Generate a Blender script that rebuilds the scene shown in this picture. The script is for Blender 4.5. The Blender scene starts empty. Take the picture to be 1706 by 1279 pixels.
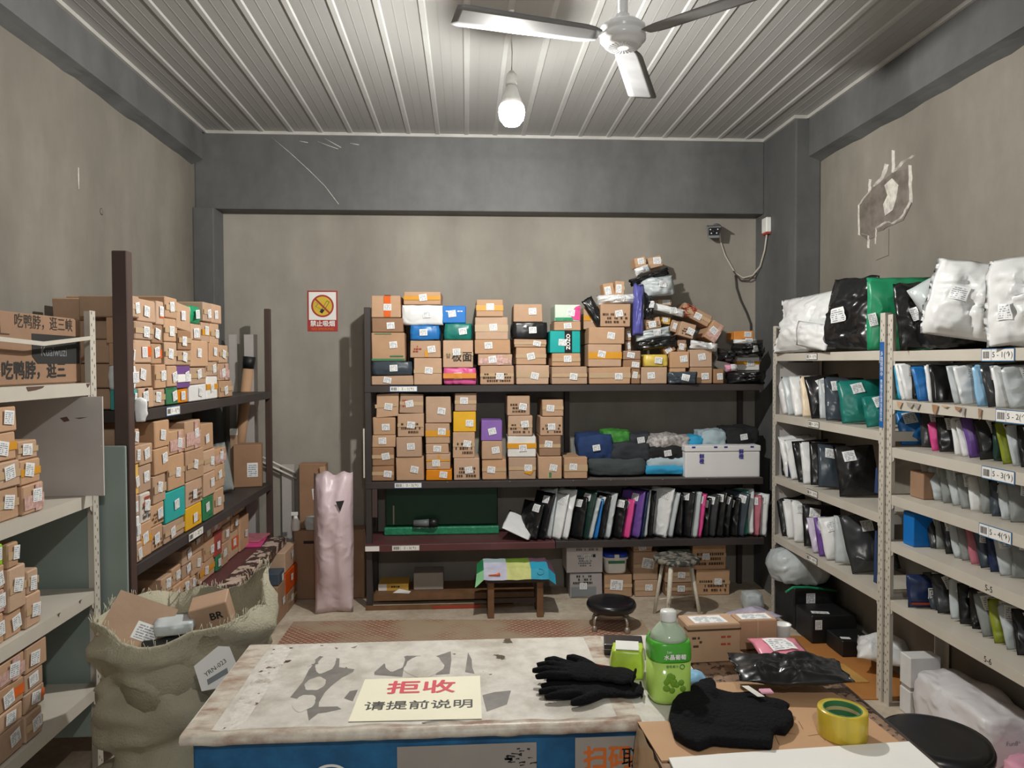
import bpy, bmesh, math, random
from mathutils import Vector, Matrix, Euler, noise

S = bpy.context.scene
C = S.collection
R = math.radians

# ------------------------------------------------------------------ camera
cam = bpy.data.cameras.new('camera'); cam_o = bpy.data.objects.new('camera', cam); C.objects.link(cam_o)
cam.sensor_width = 36.0; cam.lens = 26.0; cam.clip_start = 0.05
cam_o.matrix_world = Matrix.Translation((0, 0, 1.6)) @ Matrix.Rotation(R(-3.5), 4, 'Z') @ Matrix.Rotation(R(90 - 1.6), 4, 'X') @ Matrix.Rotation(R(-0.17), 4, 'Z')
S.camera = cam_o

# ------------------------------------------------------------------ world, exposure
S.view_settings.view_transform = 'Standard'; S.view_settings.look = 'None'
S.view_settings.gamma = 1.0; S.view_settings.use_curve_mapping = False
S.view_settings.exposure = 1.28
world = bpy.data.worlds.new('evening_street'); S.world = world; world.use_nodes = True
world.node_tree.nodes['Background'].inputs[0].default_value = (0.93, 0.97, 1.0, 1)
world.node_tree.nodes['Background'].inputs[1].default_value = 0.16
# one bulb in view, a second like it hangs nearer the shop door
BULBS = [((0.204, 3.30, 2.715), 120.0), ((0.20, -0.35, 2.62), 66.0)]

# ------------------------------------------------------------------ materials
def lin(h):
    h = h.lstrip('#'); o = []
    for i in (0, 2, 4):
        c = int(h[i:i+2], 16) / 255.0
        o.append(c / 12.92 if c <= 0.04045 else ((c + 0.055) / 1.055) ** 2.4)
    return o

MATS = {}
def nodes_of(name):
    m = bpy.data.materials.new(name); m.use_nodes = True
    nt = m.node_tree; b = nt.nodes['Principled BSDF']
    MATS[name] = m
    return m, nt, b

def mk(name, hexcol, rough=0.6, metal=0.0, spec=0.5, var=0.10, vscale=7.0, bump=0.0, bscale=40.0, rand=0.0, alpha=1.0, trans=0.0, stretch=(1, 1, 1), detail=4.0):
    """one colour with a little mottling, grain relief and a per-object shade"""
    m, nt, b = nodes_of(name)
    N, L = nt.nodes.new, nt.links.new
    c = lin(hexcol)
    tc = N('ShaderNodeTexCoord'); mp = N('ShaderNodeMapping'); mp.inputs['Scale'].default_value = stretch
    L(tc.outputs['Object'], mp.inputs['Vector'])
    nz = N('ShaderNodeTexNoise'); nz.inputs['Scale'].default_value = vscale; nz.inputs['Detail'].default_value = detail
    L(mp.outputs[0], nz.inputs['Vector'])
    rp = N('ShaderNodeValToRGB')
    rp.color_ramp.elements[0].position = 0.3; rp.color_ramp.elements[1].position = 0.7
    rp.color_ramp.elements[0].color = [x * (1 - var) for x in c] + [1]
    rp.color_ramp.elements[1].color = [min(1, x * (1 + var)) for x in c] + [1]
    L(nz.outputs['Fac'], rp.inputs['Fac'])
    out = rp.outputs[0]
    if rand:
        oi = N('ShaderNodeObjectInfo'); hs = N('ShaderNodeHueSaturation')
        mr = N('ShaderNodeMapRange'); mr.inputs['To Min'].default_value = 1 - rand; mr.inputs['To Max'].default_value = 1 + rand
        L(oi.outputs['Random'], mr.inputs['Value']); L(mr.outputs[0], hs.inputs['Value'])
        mr2 = N('ShaderNodeMapRange'); mr2.inputs['To Min'].default_value = 0.88; mr2.inputs['To Max'].default_value = 1.12
        ml = N('ShaderNodeMath'); ml.operation = 'MULTIPLY'; ml.inputs[1].default_value = 7.31
        fr = N('ShaderNodeMath'); fr.operation = 'FRACT'
        L(oi.outputs['Random'], ml.inputs[0]); L(ml.outputs[0], fr.inputs[0]); L(fr.outputs[0], mr2.inputs['Value']); L(mr2.outputs[0], hs.inputs['Saturation'])
        L(out, hs.inputs['Color']); out = hs.outputs[0]
    L(out, b.inputs['Base Color'])
    b.inputs['Roughness'].default_value = rough; b.inputs['Metallic'].default_value = metal
    b.inputs['Specular IOR Level'].default_value = spec
    b.inputs['Alpha'].default_value = alpha; b.inputs['Transmission Weight'].default_value = trans
    if bump:
        n2 = N('ShaderNodeTexNoise'); n2.inputs['Scale'].default_value = bscale; n2.inputs['Detail'].default_value = 3
        L(mp.outputs[0], n2.inputs['Vector'])
        bp = N('ShaderNodeBump'); bp.inputs['Strength'].default_value = bump; bp.inputs['Distance'].default_value = 0.01
        L(n2.outputs['Fac'], bp.inputs['Height']); L(bp.outputs[0], b.inputs['Normal'])
    return m

def mk_stain(name, base, stain, rough=0.85, big=0.7, streak=(1, 1, 0.35), fine=14.0, bump=0.25, pos=(0.38, 0.66), speck=None, grit=0.2):
    """plaster or concrete: broad drifting stains, fine mottling and trowel relief"""
    m, nt, b = nodes_of(name); N, L = nt.nodes.new, nt.links.new
    tc = N('ShaderNodeTexCoord'); mp = N('ShaderNodeMapping'); mp.inputs['Scale'].default_value = streak
    L(tc.outputs['Object'], mp.inputs['Vector'])
    n1 = N('ShaderNodeTexNoise'); n1.inputs['Scale'].default_value = big * 2; n1.inputs['Detail'].default_value = 6; n1.inputs['Roughness'].default_value = 0.6
    n2 = N('ShaderNodeTexNoise'); n2.inputs['Scale'].default_value = fine; n2.inputs['Detail'].default_value = 8; n2.inputs['Roughness'].default_value = 0.65
    L(mp.outputs[0], n1.inputs['Vector']); L(tc.outputs['Object'], n2.inputs['Vector'])
    r1 = N('ShaderNodeValToRGB'); r1.color_ramp.elements[0].position = pos[0]; r1.color_ramp.elements[1].position = pos[1]
    r1.color_ramp.elements[0].color = lin(stain) + [1]; r1.color_ramp.elements[1].color = lin(base) + [1]
    L(n1.outputs['Fac'], r1.inputs['Fac'])
    r2 = N('ShaderNodeValToRGB'); r2.color_ramp.elements[0].color = (1 - grit, 1 - grit, 1 - grit, 1); r2.color_ramp.elements[1].color = (1 + grit * .7, 1 + grit * .7, 1 + grit * .7, 1)
    r2.color_ramp.elements[0].position = 0.3; r2.color_ramp.elements[1].position = 0.7
    L(n2.outputs['Fac'], r2.inputs['Fac'])
    mx = N('ShaderNodeMixRGB'); mx.blend_type = 'MULTIPLY'; mx.inputs[0].default_value = 0.8
    L(r1.outputs[0], mx.inputs[1]); L(r2.outputs[0], mx.inputs[2])
    out = mx.outputs[0]
    if speck:
        n3 = N('ShaderNodeTexNoise'); n3.inputs['Scale'].default_value = speck[1]; n3.inputs['Detail'].default_value = 5
        L(mp.outputs[0], n3.inputs['Vector'])
        r3_ = N('ShaderNodeValToRGB'); r3_.color_ramp.elements[0].position = speck[2]; r3_.color_ramp.elements[1].position = speck[2] + 0.02
        r3_.color_ramp.elements[0].color = (0, 0, 0, 1); r3_.color_ramp.elements[1].color = (1, 1, 1, 1)
        L(n3.outputs['Fac'], r3_.inputs['Fac'])
        m2 = N('ShaderNodeMixRGB'); m2.inputs[2].default_value = lin(speck[0]) + [1]
        L(r3_.outputs[0], m2.inputs[0]); L(out, m2.inputs[1]); out = m2.outputs[0]
    L(out, b.inputs['Base Color']); b.inputs['Roughness'].default_value = rough
    b.inputs['Specular IOR Level'].default_value = 0.3
    bp = N('ShaderNodeBump'); bp.inputs['Strength'].default_value = bump; bp.inputs['Distance'].default_value = 0.01
    L(n2.outputs['Fac'], bp.inputs['Height']); L(bp.outputs[0], b.inputs['Normal'])
    return m

def mk_film(name, hexcol, rough):
    """crinkled plastic film: sharp ridged creases over broad folds"""
    m, nt, b = nodes_of(name); N, L = nt.nodes.new, nt.links.new
    c = lin(hexcol); b.inputs['Base Color'].default_value = c + [1]; b.inputs['Roughness'].default_value = rough; b.inputs['Specular IOR Level'].default_value = 0.55
    tc = N('ShaderNodeTexCoord'); oi = N('ShaderNodeObjectInfo'); ad = N('ShaderNodeVectorMath'); ad.operation = 'ADD'
    sc = N('ShaderNodeVectorMath'); sc.operation = 'SCALE'; sc.inputs['Scale'].default_value = 9.0
    cx = N('ShaderNodeCombineXYZ'); L(oi.outputs['Random'], cx.inputs[0]); L(oi.outputs['Random'], cx.inputs[2]); L(cx.outputs[0], sc.inputs[0])
    L(tc.outputs['Object'], ad.inputs[0]); L(sc.outputs[0], ad.inputs[1])
    n1 = N('ShaderNodeTexNoise'); n1.noise_type = 'RIDGED_MULTIFRACTAL'; n1.inputs['Scale'].default_value = 11.0; n1.inputs['Detail'].default_value = 3; n1.inputs['Distortion'].default_value = 0.6
    L(ad.outputs[0], n1.inputs['Vector'])
    bp = N('ShaderNodeBump'); bp.inputs['Strength'].default_value = 0.9; bp.inputs['Distance'].default_value = 0.016
    L(n1.outputs['Fac'], bp.inputs['Height']); L(bp.outputs[0], b.inputs['Normal'])
    return m

mk_stain('wall_plaster', 'a8a399', '8b867d', big=0.55, grit=.07, bump=.06, fine=7)
mk_stain('side_plaster_dimmed', '8f8a80', '746f66', big=0.6, grit=.08, bump=.06, fine=7)  # stained plaster, darkened overall: the side walls' dimmer light put into its colour
mk_stain('beam_cement', '6c6d6d', '585959', big=0.9, bump=0.08, rough=0.6, fine=9, grit=.12)
mk_stain('floor_screed', 'cfc4b2', 'ad9d89', streak=(1, 1, 1), big=1.2, fine=22, bump=0.2)
mk_stain('counter_top', 'd5d1c8', 'b3aca0', streak=(1, 1, 1), big=3.0, fine=26, rough=0.38, bump=0.12, pos=(0.3, 0.5), speck=('4b3d30', 13, 0.665))
mk_stain('tape_grime', 'cfc7b9', 'a08472', streak=(1, 2, 1), big=6.0, fine=40, rough=0.3, bump=0.2, pos=(0.32, 0.55))
mk_stain('silver_tape', 'e2ded6', 'a89c8e', streak=(1, 1, 1), big=8.0, fine=60, rough=0.2, bump=0.35, pos=(0.30, 0.46), speck=('6b584a', 34, 0.66))
mk_stain('counter_patch', '75726e', '837f7a', streak=(1, 1, 1), big=6, fine=40, rough=0.5, bump=0.05)
mk_stain('counter_blue', '2a6f9e', '1c5079', streak=(1, 1, 1), big=3, fine=20, rough=0.45, bump=0.05)
mk_stain('speckled_board', 'a98c74', '7d6452', streak=(1, 1, 1), big=5, fine=60, rough=0.55, bump=0.1, speck=('4a372c', 70, 0.56))
mk_stain('shelf_splotch', '4a3834', 'c9b4a6', streak=(1, 1, 1), big=7, fine=30, rough=0.5, bump=0.05, pos=(0.47, 0.50))
mk('ceiling_sheet', '9a9a98', 0.42, var=0.06, vscale=2.0, stretch=(3, 0.4, 1))
mk('ceiling_rib', 'adaeac', 0.4, var=0.05)
mk('trim_white', 'b6b5b0', 0.5)
mk('kraft', 'b9977a', 0.75, var=0.07, vscale=9, rand=0.13, bump=0.08, bscale=60)
mk('kraft_dark', '9b7a60', 0.75, var=0.08, vscale=9, rand=0.10, bump=0.08, bscale=60)
mk('kraft_top', 'b89678', 0.75, var=0.06, rand=0.1)
mk('clear_tape', 'c0a686', 0.22, var=0.05)
mk('cream_tape', 'c2a683', 0.25, var=0.05)
mk('orange_tape', 'e0641f', 0.3, var=0.08, vscale=30)
mk('yellow_tape', 'd99a2b', 0.3, var=0.08)
mk('red_tape', 'c9a49c', 0.4, var=0.35, vscale=60)
mk('print_brown', '4d3626', 0.8); mk('print_red', 'a8402c', 0.7); mk('print_black', '242322', 0.7)
mk('print_green', '3c7d55', 0.7); mk('print_grey', '7f8488', 0.7); mk('print_purple', '3c3591', 0.6); mk('print_orange', 'cf6a28', 0.6)
COL = dict(white='e4e6e6', silver='bcc4c6', bubble='dad8da', black='1a1b1d', slate='3d4750', charcoal='35383a', navy='1f2d52', blue='2272b8',
           cyan='3ba0c8', lightblue='8fc0e2', teal='17776c', green='1f8f62', darkgreen='1f3b34', greenish='3f8a78', hotpink='d94a8e', pink='e2a3ba',
           rose='c0707f', purple='6b4a96', violet='5a5ba6', lilac='cfc6da', yellow='dcc05a', olive='8f9a2e', orange='d98b2e', orangewhite='ecd9bb',
           greyclear='8d9290', pinkorange='d85f95', red='a83a34', salmon='e0889c', palepink='dcc8ce', lime='9fd23a')
for k, v in COL.items():
    dark = k in ('black', 'charcoal', 'slate', 'navy', 'darkgreen')
    mk_film('poly_' + k, v, 0.26 if dark else 0.36)
BOXCOL = dict(blue='2b76c4', teal='2aa7a3', green='2f7a50', yellow='e0b042', orange='d98a30', purple='8b6bb0', purplewhite='6f4b86', white='dcdcdc', whiteorange='e4e2de',
              whiteyellow='e2dfd6', floral='d3e4d2', lime='9ad63c', red='a23c34', redorange='c4562c', print='d9cfc4', navy='465463', whitered='e0dcdc', silver='a9a4a4', darkgreen='3a4a3a', zozo='2aa7a3')
for k, v in BOXCOL.items(): mk('card_' + k, v, 0.5, var=0.06, vscale=12, rand=0.05, bump=0.05)
mk('steel_white', 'c6c0b4', 0.45, var=0.06, vscale=5); mk('steel_hole', '2b2724', 0.8); mk('rust', '5b4238', 0.8)
mk('rack_brown', '4b3a35', 0.5, var=0.15, vscale=6, stretch=(1, 1, 0.3)); mk('rack_dark', '3b3534', 0.5, var=0.12); mk('shelf_maroon', '5b3436', 0.5, var=0.15)
mk('shelf_worn', '6a635e', 0.55, var=0.2, vscale=12)
mk('white_plastic', 'e8e8e4', 0.35); mk('white_enamel', 'dedfe0', 0.25, var=0.03); mk('blade_grey', '848586', 0.35, var=0.12, vscale=9)
mk('chrome', 'c8c4bd', 0.25, metal=0.9, var=0.1); mk('chrome_dull', 'a49a8c', 0.45, metal=0.6, var=0.2)
mk('black_vinyl', '17171a', 0.28, spec=0.6, bump=0.1, bscale=12); mk('black_knit', '131316', 0.95, spec=0.15, bump=0.6, bscale=120, var=0.2)
mk('knit_tag', 'd8d4cc', 0.7); mk('black_plastic', '202022', 0.4); mk('dark_wood', '40332c', 0.6, var=0.3, vscale=14, stretch=(1, 1, 0.2)); mk('mid_wood', '755539', 0.6, var=0.2, vscale=14)
mk('paper_cream', 'f4efd6', 0.7, var=0.02); mk('paper_white', 'ecebe6', 0.65, var=0.03); mk('paper_grey', '9a938c', 0.7, var=0.08)
mk('red_ink', 'd9465a', 0.6); mk('black_ink', '3a3a3c', 0.6); mk('sign_red', 'a8322f', 0.5); mk('sign_yellow', 'd6b53a', 0.5)
mk('sticker_blue', '1f63ad', 0.35); mk('tag_blue', '2b6ea6', 0.4); mk('tag_frame', '35332f', 0.5)
mk('sack_weave', 'a8a28c', 0.8, var=0.18, vscale=5, bump=0.35, bscale=150); mk('sack_fray', 'c9c4ae', 0.8)
mk('cable_white', 'c3bcb0', 0.5); mk('cable_dark', '3a3430', 0.6); mk('bin_green', '17452f', 0.35); mk('bin_lip', '2f8a63', 0.18, var=0.2, vscale=30, bump=0.3, bscale=60)
mk('foam_white', 'e6e6e6', 0.6, var=0.03); mk('grey_board', 'b9b4b0', 0.55, var=0.05); mk('green_board', '8f9e98', 0.4, var=0.07, vscale=4); mk('pale_blue_board', '8c9ba0', 0.6)
mk('fabric_navy', '213a68', 0.85, bump=0.3, bscale=30); mk('fabric_grey', '2f3338', 0.85, bump=0.3, bscale=30); mk('fabric_green', '3f8a35', 0.7, bump=0.5, bscale=25, var=0.3, vscale=25)
mk('fabric_slate', '3d4547', 0.85, bump=0.4, bscale=25); mk('fabric_pattern', 'a8a4a2', 0.8, var=0.6, vscale=45); mk('fabric_black', '1c1d1f', 0.85, bump=0.3, bscale=30)
mk('fabric_lightblue', 'a9bcc4', 0.8, bump=0.3, bscale=25); mk('fabric_blue', '2f9bc8', 0.8, bump=0.3, bscale=25)
mk('bucket_blue', '2544b8', 0.35); mk('bottle_clear', 'd6e6d0', 0.12, trans=0.35, var=0.02); mk('grape_juice', 'b4d968', 0.15, var=0.08, vscale=12); mk('bottle_green', '4fae35', 0.25, var=0.12, vscale=9); mk('grape', '6f9a2c', 0.4, var=0.2, vscale=30)
mk('wipes_green', 'bcd94a', 0.3, var=0.3, vscale=12); mk('tape_roll_side', 'cbb23c', 0.22, var=0.15, vscale=40, stretch=(1, 1, 0.1)); mk('tape_core', '3d7a4a', 0.7); mk('tape_edge', 'c9b98a', 0.4)
mk('envelope_tan', 'c69a52', 0.7); mk('envelope_orange', 'b57a3f', 0.7); mk('net_red', '9a5a4a', 0.8, var=0.3, vscale=20); mk('camera_grey', '6f7476', 0.45); mk('lens_black', '141416', 0.2)
mk('plaster_pale', 'c9c5bc', 0.9, var=0.25, vscale=30, bump=0.4, bscale=60); mk('plaster_grey', '726a62', 0.9, var=0.3, vscale=18, bump=0.3)
mk('pvc_white', 'cfcabf', 0.4); mk('black_tarp', '17181a', 0.5, bump=0.4, bscale=14); mk('deep_dark_panel', '3b3b3b', 0.8)

def mk_label():
    """paper shipping label: rows of print and a bar code, laid out in the sticker's own UV"""
    m, nt, b = nodes_of('shipping_print'); N, L = nt.nodes.new, nt.links.new
    uv = N('ShaderNodeUVMap'); mp = N('ShaderNodeMapping'); mp.inputs['Scale'].default_value = (9, 15, 1)
    oi = N('ShaderNodeObjectInfo'); L(oi.outputs['Random'], mp.inputs['Location'])
    L(uv.outputs[0], mp.inputs['Vector'])
    nz = N('ShaderNodeTexNoise'); nz.inputs['Scale'].default_value = 1.0; nz.inputs['Detail'].default_value = 1.0
    L(mp.outputs[0], nz.inputs['Vector'])
    rp = N('ShaderNodeValToRGB'); rp.color_ramp.elements[0].position = 0.44; rp.color_ramp.elements[1].position = 0.50
    rp.color_ramp.elements[0].color = (1, 1, 1, 1); rp.color_ramp.elements[1].color = (0.36, 0.39, 0.43, 1)
    L(nz.outputs['Fac'], rp.inputs['Fac'])
    sp = N('ShaderNodeSeparateXYZ'); L(uv.outputs[0], sp.inputs[0])
    mp.inputs['Scale'].default_value = (7, 1, 1)
    wv = N('ShaderNodeMath'); wv.operation = 'MULTIPLY'; wv.inputs[1].default_value = 7.0; L(sp.outputs[1], wv.inputs[0])
    wf = N('ShaderNodeMath'); wf.operation = 'FRACT'; L(wv.outputs[0], wf.inputs[0])
    fl_ = N('ShaderNodeMath'); fl_.operation = 'FLOOR'; L(wv.outputs[0], fl_.inputs[0])
    cb = N('ShaderNodeCombineXYZ'); L(sp.outputs[0], cb.inputs[0]); L(fl_.outputs[0], cb.inputs[1]); L(cb.outputs[0], mp.inputs['Vector'])
    gp = N('ShaderNodeMath'); gp.operation = 'GREATER_THAN'; gp.inputs[1].default_value = 0.45; L(wf.outputs[0], gp.inputs[0])
    def band(sock, lo, hi):
        a = N('ShaderNodeMath'); a.operation = 'GREATER_THAN'; a.inputs[1].default_value = lo; L(sock, a.inputs[0])
        c = N('ShaderNodeMath'); c.operation = 'LESS_THAN'; c.inputs[1].default_value = hi; L(sock, c.inputs[0])
        d = N('ShaderNodeMath'); d.operation = 'MULTIPLY'; L(a.outputs[0], d.inputs[0]); L(c.outputs[0], d.inputs[1]); return d.outputs[0]
    mm = N('ShaderNodeMath'); mm.operation = 'MULTIPLY'; L(band(sp.outputs[0], 0.10, 0.90), mm.inputs[0])
    m3 = N('ShaderNodeMath'); m3.operation = 'MULTIPLY'; L(gp.outputs[0], m3.inputs[0]); L(band(sp.outputs[1], 0.08, 0.92), m3.inputs[1]); L(m3.outputs[0], mm.inputs[1])
    mx = N('ShaderNodeMixRGB'); mx.inputs[1].default_value = lin('eeefee') + [1]
    ml = N('ShaderNodeMixRGB'); ml.blend_type = 'MULTIPLY'; ml.inputs[0].default_value = 1; ml.inputs[1].default_value = lin('e4e7ea') + [1]
    L(rp.outputs[0], ml.inputs[2]); L(mm.outputs[0], mx.inputs[0]); L(ml.outputs[0], mx.inputs[2])
    L(mx.outputs[0], b.inputs['Base Color']); b.inputs['Roughness'].default_value = 0.45
mk_label()

def mk_net():
    """coarse woven net in red over pale screed"""
    m, nt, b = nodes_of('net_weave'); N, L = nt.nodes.new, nt.links.new
    tc = N('ShaderNodeTexCoord'); mp = N('ShaderNodeMapping'); mp.inputs['Rotation'].default_value = (0, 0, R(45)); mp.inputs['Scale'].default_value = (34, 34, 34)
    L(tc.outputs['Object'], mp.inputs['Vector'])
    ck = N('ShaderNodeTexBrick'); ck.inputs['Scale'].default_value = 1; ck.inputs['Mortar Size'].default_value = 0.13; ck.offset = 0.0
    ck.inputs['Color1'].default_value = lin('b49c84') + [1]; ck.inputs['Color2'].default_value = lin('a68d76') + [1]; ck.inputs['Mortar'].default_value = lin('8a4a3c') + [1]
    ck.inputs['Brick Width'].default_value = 1.0; ck.inputs['Row Height'].default_value = 1.0
    L(mp.outputs[0], ck.inputs['Vector'])
    nz = N('ShaderNodeTexNoise'); nz.inputs['Scale'].default_value = 2.6; L(tc.outputs['Object'], nz.inputs['Vector'])
    rp = N('ShaderNodeValToRGB'); rp.color_ramp.elements[0].position = 0.42; rp.color_ramp.elements[1].position = 0.58; L(nz.outputs['Fac'], rp.inputs['Fac'])
    mx = N('ShaderNodeMixRGB'); mx.inputs[1].default_value = lin('a9967e') + [1]; L(rp.outputs[0], mx.inputs[0]); L(ck.outputs['Color'], mx.inputs[2])
    L(mx.outputs[0], b.inputs['Base Color']); b.inputs['Roughness'].default_value = 0.8
mk_net()

# ------------------------------------------------------------------ builders
def tag(o, label=None, cat=None, group=None, kind=None):
    if label: o['label'] = label
    if cat: o['category'] = cat
    if group: o['group'] = group
    if kind: o['kind'] = kind
    return o

def link(name, me, parent=None, loc=None, rot=None):
    o = bpy.data.objects.new(name, me); C.objects.link(o)
    if parent is not None: o.parent = parent
    if loc is not None: o.location = loc
    if rot is not None: o.rotation_euler = rot
    return o

def empty(name, loc=(0, 0, 0), rz=0.0, rot=None):
    o = bpy.data.objects.new(name, None); C.objects.link(o); o.location = loc
    o.rotation_euler = rot if rot else (0, 0, rz); o.empty_display_size = 0.05
    return o

class MB:
    """collects boxes, quads, tubes and turned shapes; build() links them as one mesh"""
    def __init__(s): s.v = []; s.f = []; s.mi = []; s.uv = {}; s.sm = []
    def face(s, pts, mi=0, uv=None, smooth=False):
        i = len(s.v); s.v += [tuple(p) for p in pts]; s.f.append(tuple(range(i, i + len(pts)))); s.mi.append(mi); s.sm.append(smooth)
        if uv: s.uv[len(s.f) - 1] = uv
        return s
    def box(s, x0, x1, y0, y1, z0, z1, mi=0):
        i = len(s.v)
        s.v += [(x0, y0, z0), (x1, y0, z0), (x1, y1, z0), (x0, y1, z0), (x0, y0, z1), (x1, y0, z1), (x1, y1, z1), (x0, y1, z1)]
        for f in ((0, 3, 2, 1), (4, 5, 6, 7), (0, 1, 5, 4), (1, 2, 6, 5), (2, 3, 7, 6), (3, 0, 4, 7)):
            s.f.append(tuple(i + k for k in f)); s.mi.append(mi); s.sm.append(False)
        return s
    def quad(s, x0, x1, z0, z1, y, mi=0):            # faces -y
        return s.face([(x0, y, z0), (x1, y, z0), (x1, y, z1), (x0, y, z1)], mi, [(0, 0), (1, 0), (1, 1), (0, 1)])
    def rings(s, rings, mi=0, smooth=True, close=True, cap0=True, cap1=True):
        base = len(s.v); n = len(rings[0])
        for rg in rings: s.v += [tuple(p) for p in rg]
        for k in range(len(rings) - 1):
            for j in range(n if close else n - 1):
                a = base + k * n + j; b = base + k * n + (j + 1) % n
                s.f.append((a, b, b + n, a + n)); s.mi.append(mi); s.sm.append(smooth)
        if cap0: s.f.append(tuple(base + j for j in reversed(range(n)))); s.mi.append(mi); s.sm.append(False)
        if cap1: s.f.append(tuple(base + (len(rings) - 1) * n + j for j in range(n))); s.mi.append(mi); s.sm.append(False)
        return s
    def lathe(s, prof, n=24, mi=0, cx=0, cy=0, cap0=True, cap1=True, smooth=True):
        return s.rings([[(cx + r * math.cos(2 * math.pi * j / n), cy + r * math.sin(2 * math.pi * j / n), z) for j in range(n)] for r, z in prof], mi, smooth, True, cap0, cap1)
    def tube(s, pts, r, n=8, mi=0):
        P = [Vector(p) for p in pts]; rg = []
        for k, p in enumerate(P):
            t = (P[min(k + 1, len(P) - 1)] - P[max(k - 1, 0)]).normalized()
            u = t.cross(Vector((0, 0, 1)));  u = Vector((1, 0, 0)) if u.length < 1e-3 else u.normalized()
            w = t.cross(u).normalized(); rr = r[k] if isinstance(r, (list, tuple)) else r
            rg.append([p + u * (rr * math.cos(2 * math.pi * j / n)) + w * (rr * math.sin(2 * math.pi * j / n)) for j in range(n)])
        return s.rings(rg, mi)
    def prism(s, poly, z0, z1, mi=0):
        n = len(poly); i = len(s.v)
        s.v += [(x, y, z0) for x, y in poly] + [(x, y, z1) for x, y in poly]
        s.f.append(tuple(i + k for k in reversed(range(n)))); s.f.append(tuple(i + n + k for k in range(n))); s.mi += [mi, mi]; s.sm += [False, False]
        for k in range(n):
            s.f.append((i + k, i + (k + 1) % n, i + n + (k + 1) % n, i + n + k)); s.mi.append(mi); s.sm.append(False)
        return s
    def mesh(s, name, mats, bevel=0.0, seg=1, smooth=None):
        me = bpy.data.meshes.new(name); me.from_pydata(s.v, [], s.f)
        if isinstance(mats, str): mats = [mats]
        for m in mats: me.materials.append(MATS[m])
        me.polygons.foreach_set('material_index', s.mi)
        me.polygons.foreach_set('use_smooth', [bool(x) for x in s.sm] if smooth is None else [smooth] * len(s.f))
        if s.uv:
            lay = me.uv_layers.new(name='UVMap')
            for fi, uv in s.uv.items():
                for li, c in zip(me.polygons[fi].loop_indices, uv): lay.data[li].uv = c
        if bevel:
            bm = bmesh.new(); bm.from_mesh(me)
            bmesh.ops.bevel(bm, geom=list(bm.edges), offset=bevel, segments=seg, affect='EDGES', profile=0.6)
            bm.to_mesh(me); bm.free()
        me.update()
        return me
    def build(s, name, mats, parent=None, loc=None, rot=None, **kw):
        return link(name, s.mesh(name, mats, **kw), parent, loc, rot)

def struct(o): o['kind'] = 'structure'; return o

_txt = {}
def lettering(parent, s, size, mat, loc, rot, name='lettering', bold=0.0, stretch=1.0, align='CENTER'):
    key = (s, size, bold, mat, align)
    if key not in _txt:
        cu = bpy.data.curves.new('t', 'FONT'); cu.body = s; cu.size = size; cu.align_x = align; cu.align_y = 'CENTER'; cu.resolution_u = 3
        ob = bpy.data.objects.new('t', cu); C.objects.link(ob)
        bpy.context.view_layer.update()
        me = bpy.data.meshes.new_from_object(ob.evaluated_get(bpy.context.evaluated_depsgraph_get()))
        bpy.data.objects.remove(ob); bpy.data.curves.remove(cu)
        if bold:                                        # heavier strokes: the same strokes drawn again a hair aside
            V = [v.co.copy() for v in me.vertices]; F = [tuple(p.vertices) for p in me.polygons]; n = len(V); VV, FF = [], []
            for k, (dx, dy) in enumerate(((-bold, 0), (bold, 0), (0, bold), (0, -bold))):
                VV += [(v.x + dx, v.y + dy, v.z + k * 2e-5) for v in V]; FF += [tuple(i + n * k for i in f) for f in F]
            bpy.data.meshes.remove(me); me = bpy.data.meshes.new('lettering'); me.from_pydata(VV, [], FF)
        me.materials.clear(); me.materials.append(MATS[mat]); _txt[key] = me
    o = link(name, _txt[key], parent, loc, rot); o.scale = (stretch, 1, 1)
    return o
FRONT = (R(90), 0, 0)           # text that reads on a face turned to -y
SIDE_L = (R(90), 0, R(90))      # text on a face turned to +x
SIDE_R = (R(90), 0, R(-90))     # text on a face turned to -x

def soft_mesh(name, mat, w, d, h, seed=0, rnd=0.35, amp=0.012, n=7, fr=9.0):
    """a stuffed, wrinkled block: rounded cube with creases; base centre at the origin"""
    bm = bmesh.new(); bmesh.ops.create_cube(bm, size=2.0)
    bmesh.ops.subdivide_edges(bm, edges=list(bm.edges), cuts=n, use_grid_fill=True)
    off = Vector((seed * 3.17 % 50, seed * 1.71 % 37, seed * 0.93 % 23))
    for v in bm.verts:
        p = v.co.copy(); l = max(abs(p.x), abs(p.y), abs(p.z))
        q = p.normalized() * l
        p = p.lerp(q * 1.12, rnd)
        c = Vector((p.x * w / 2, p.y * d / 2, p.z * h / 2))
        dsp = noise.noise(c * fr + off) + 0.5 * (1 - abs(noise.noise(c * fr * 2.3 + off)) * 2)
        c += p.normalized() * amp * dsp
        c.z = max(c.z + h / 2, 0.0)
        v.co = c
    me = bpy.data.meshes.new(name); bm.to_mesh(me); bm.free()
    me.materials.append(MATS[mat]); me.polygons.foreach_set('use_smooth', [True] * len(me.polygons))
    return me

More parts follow.
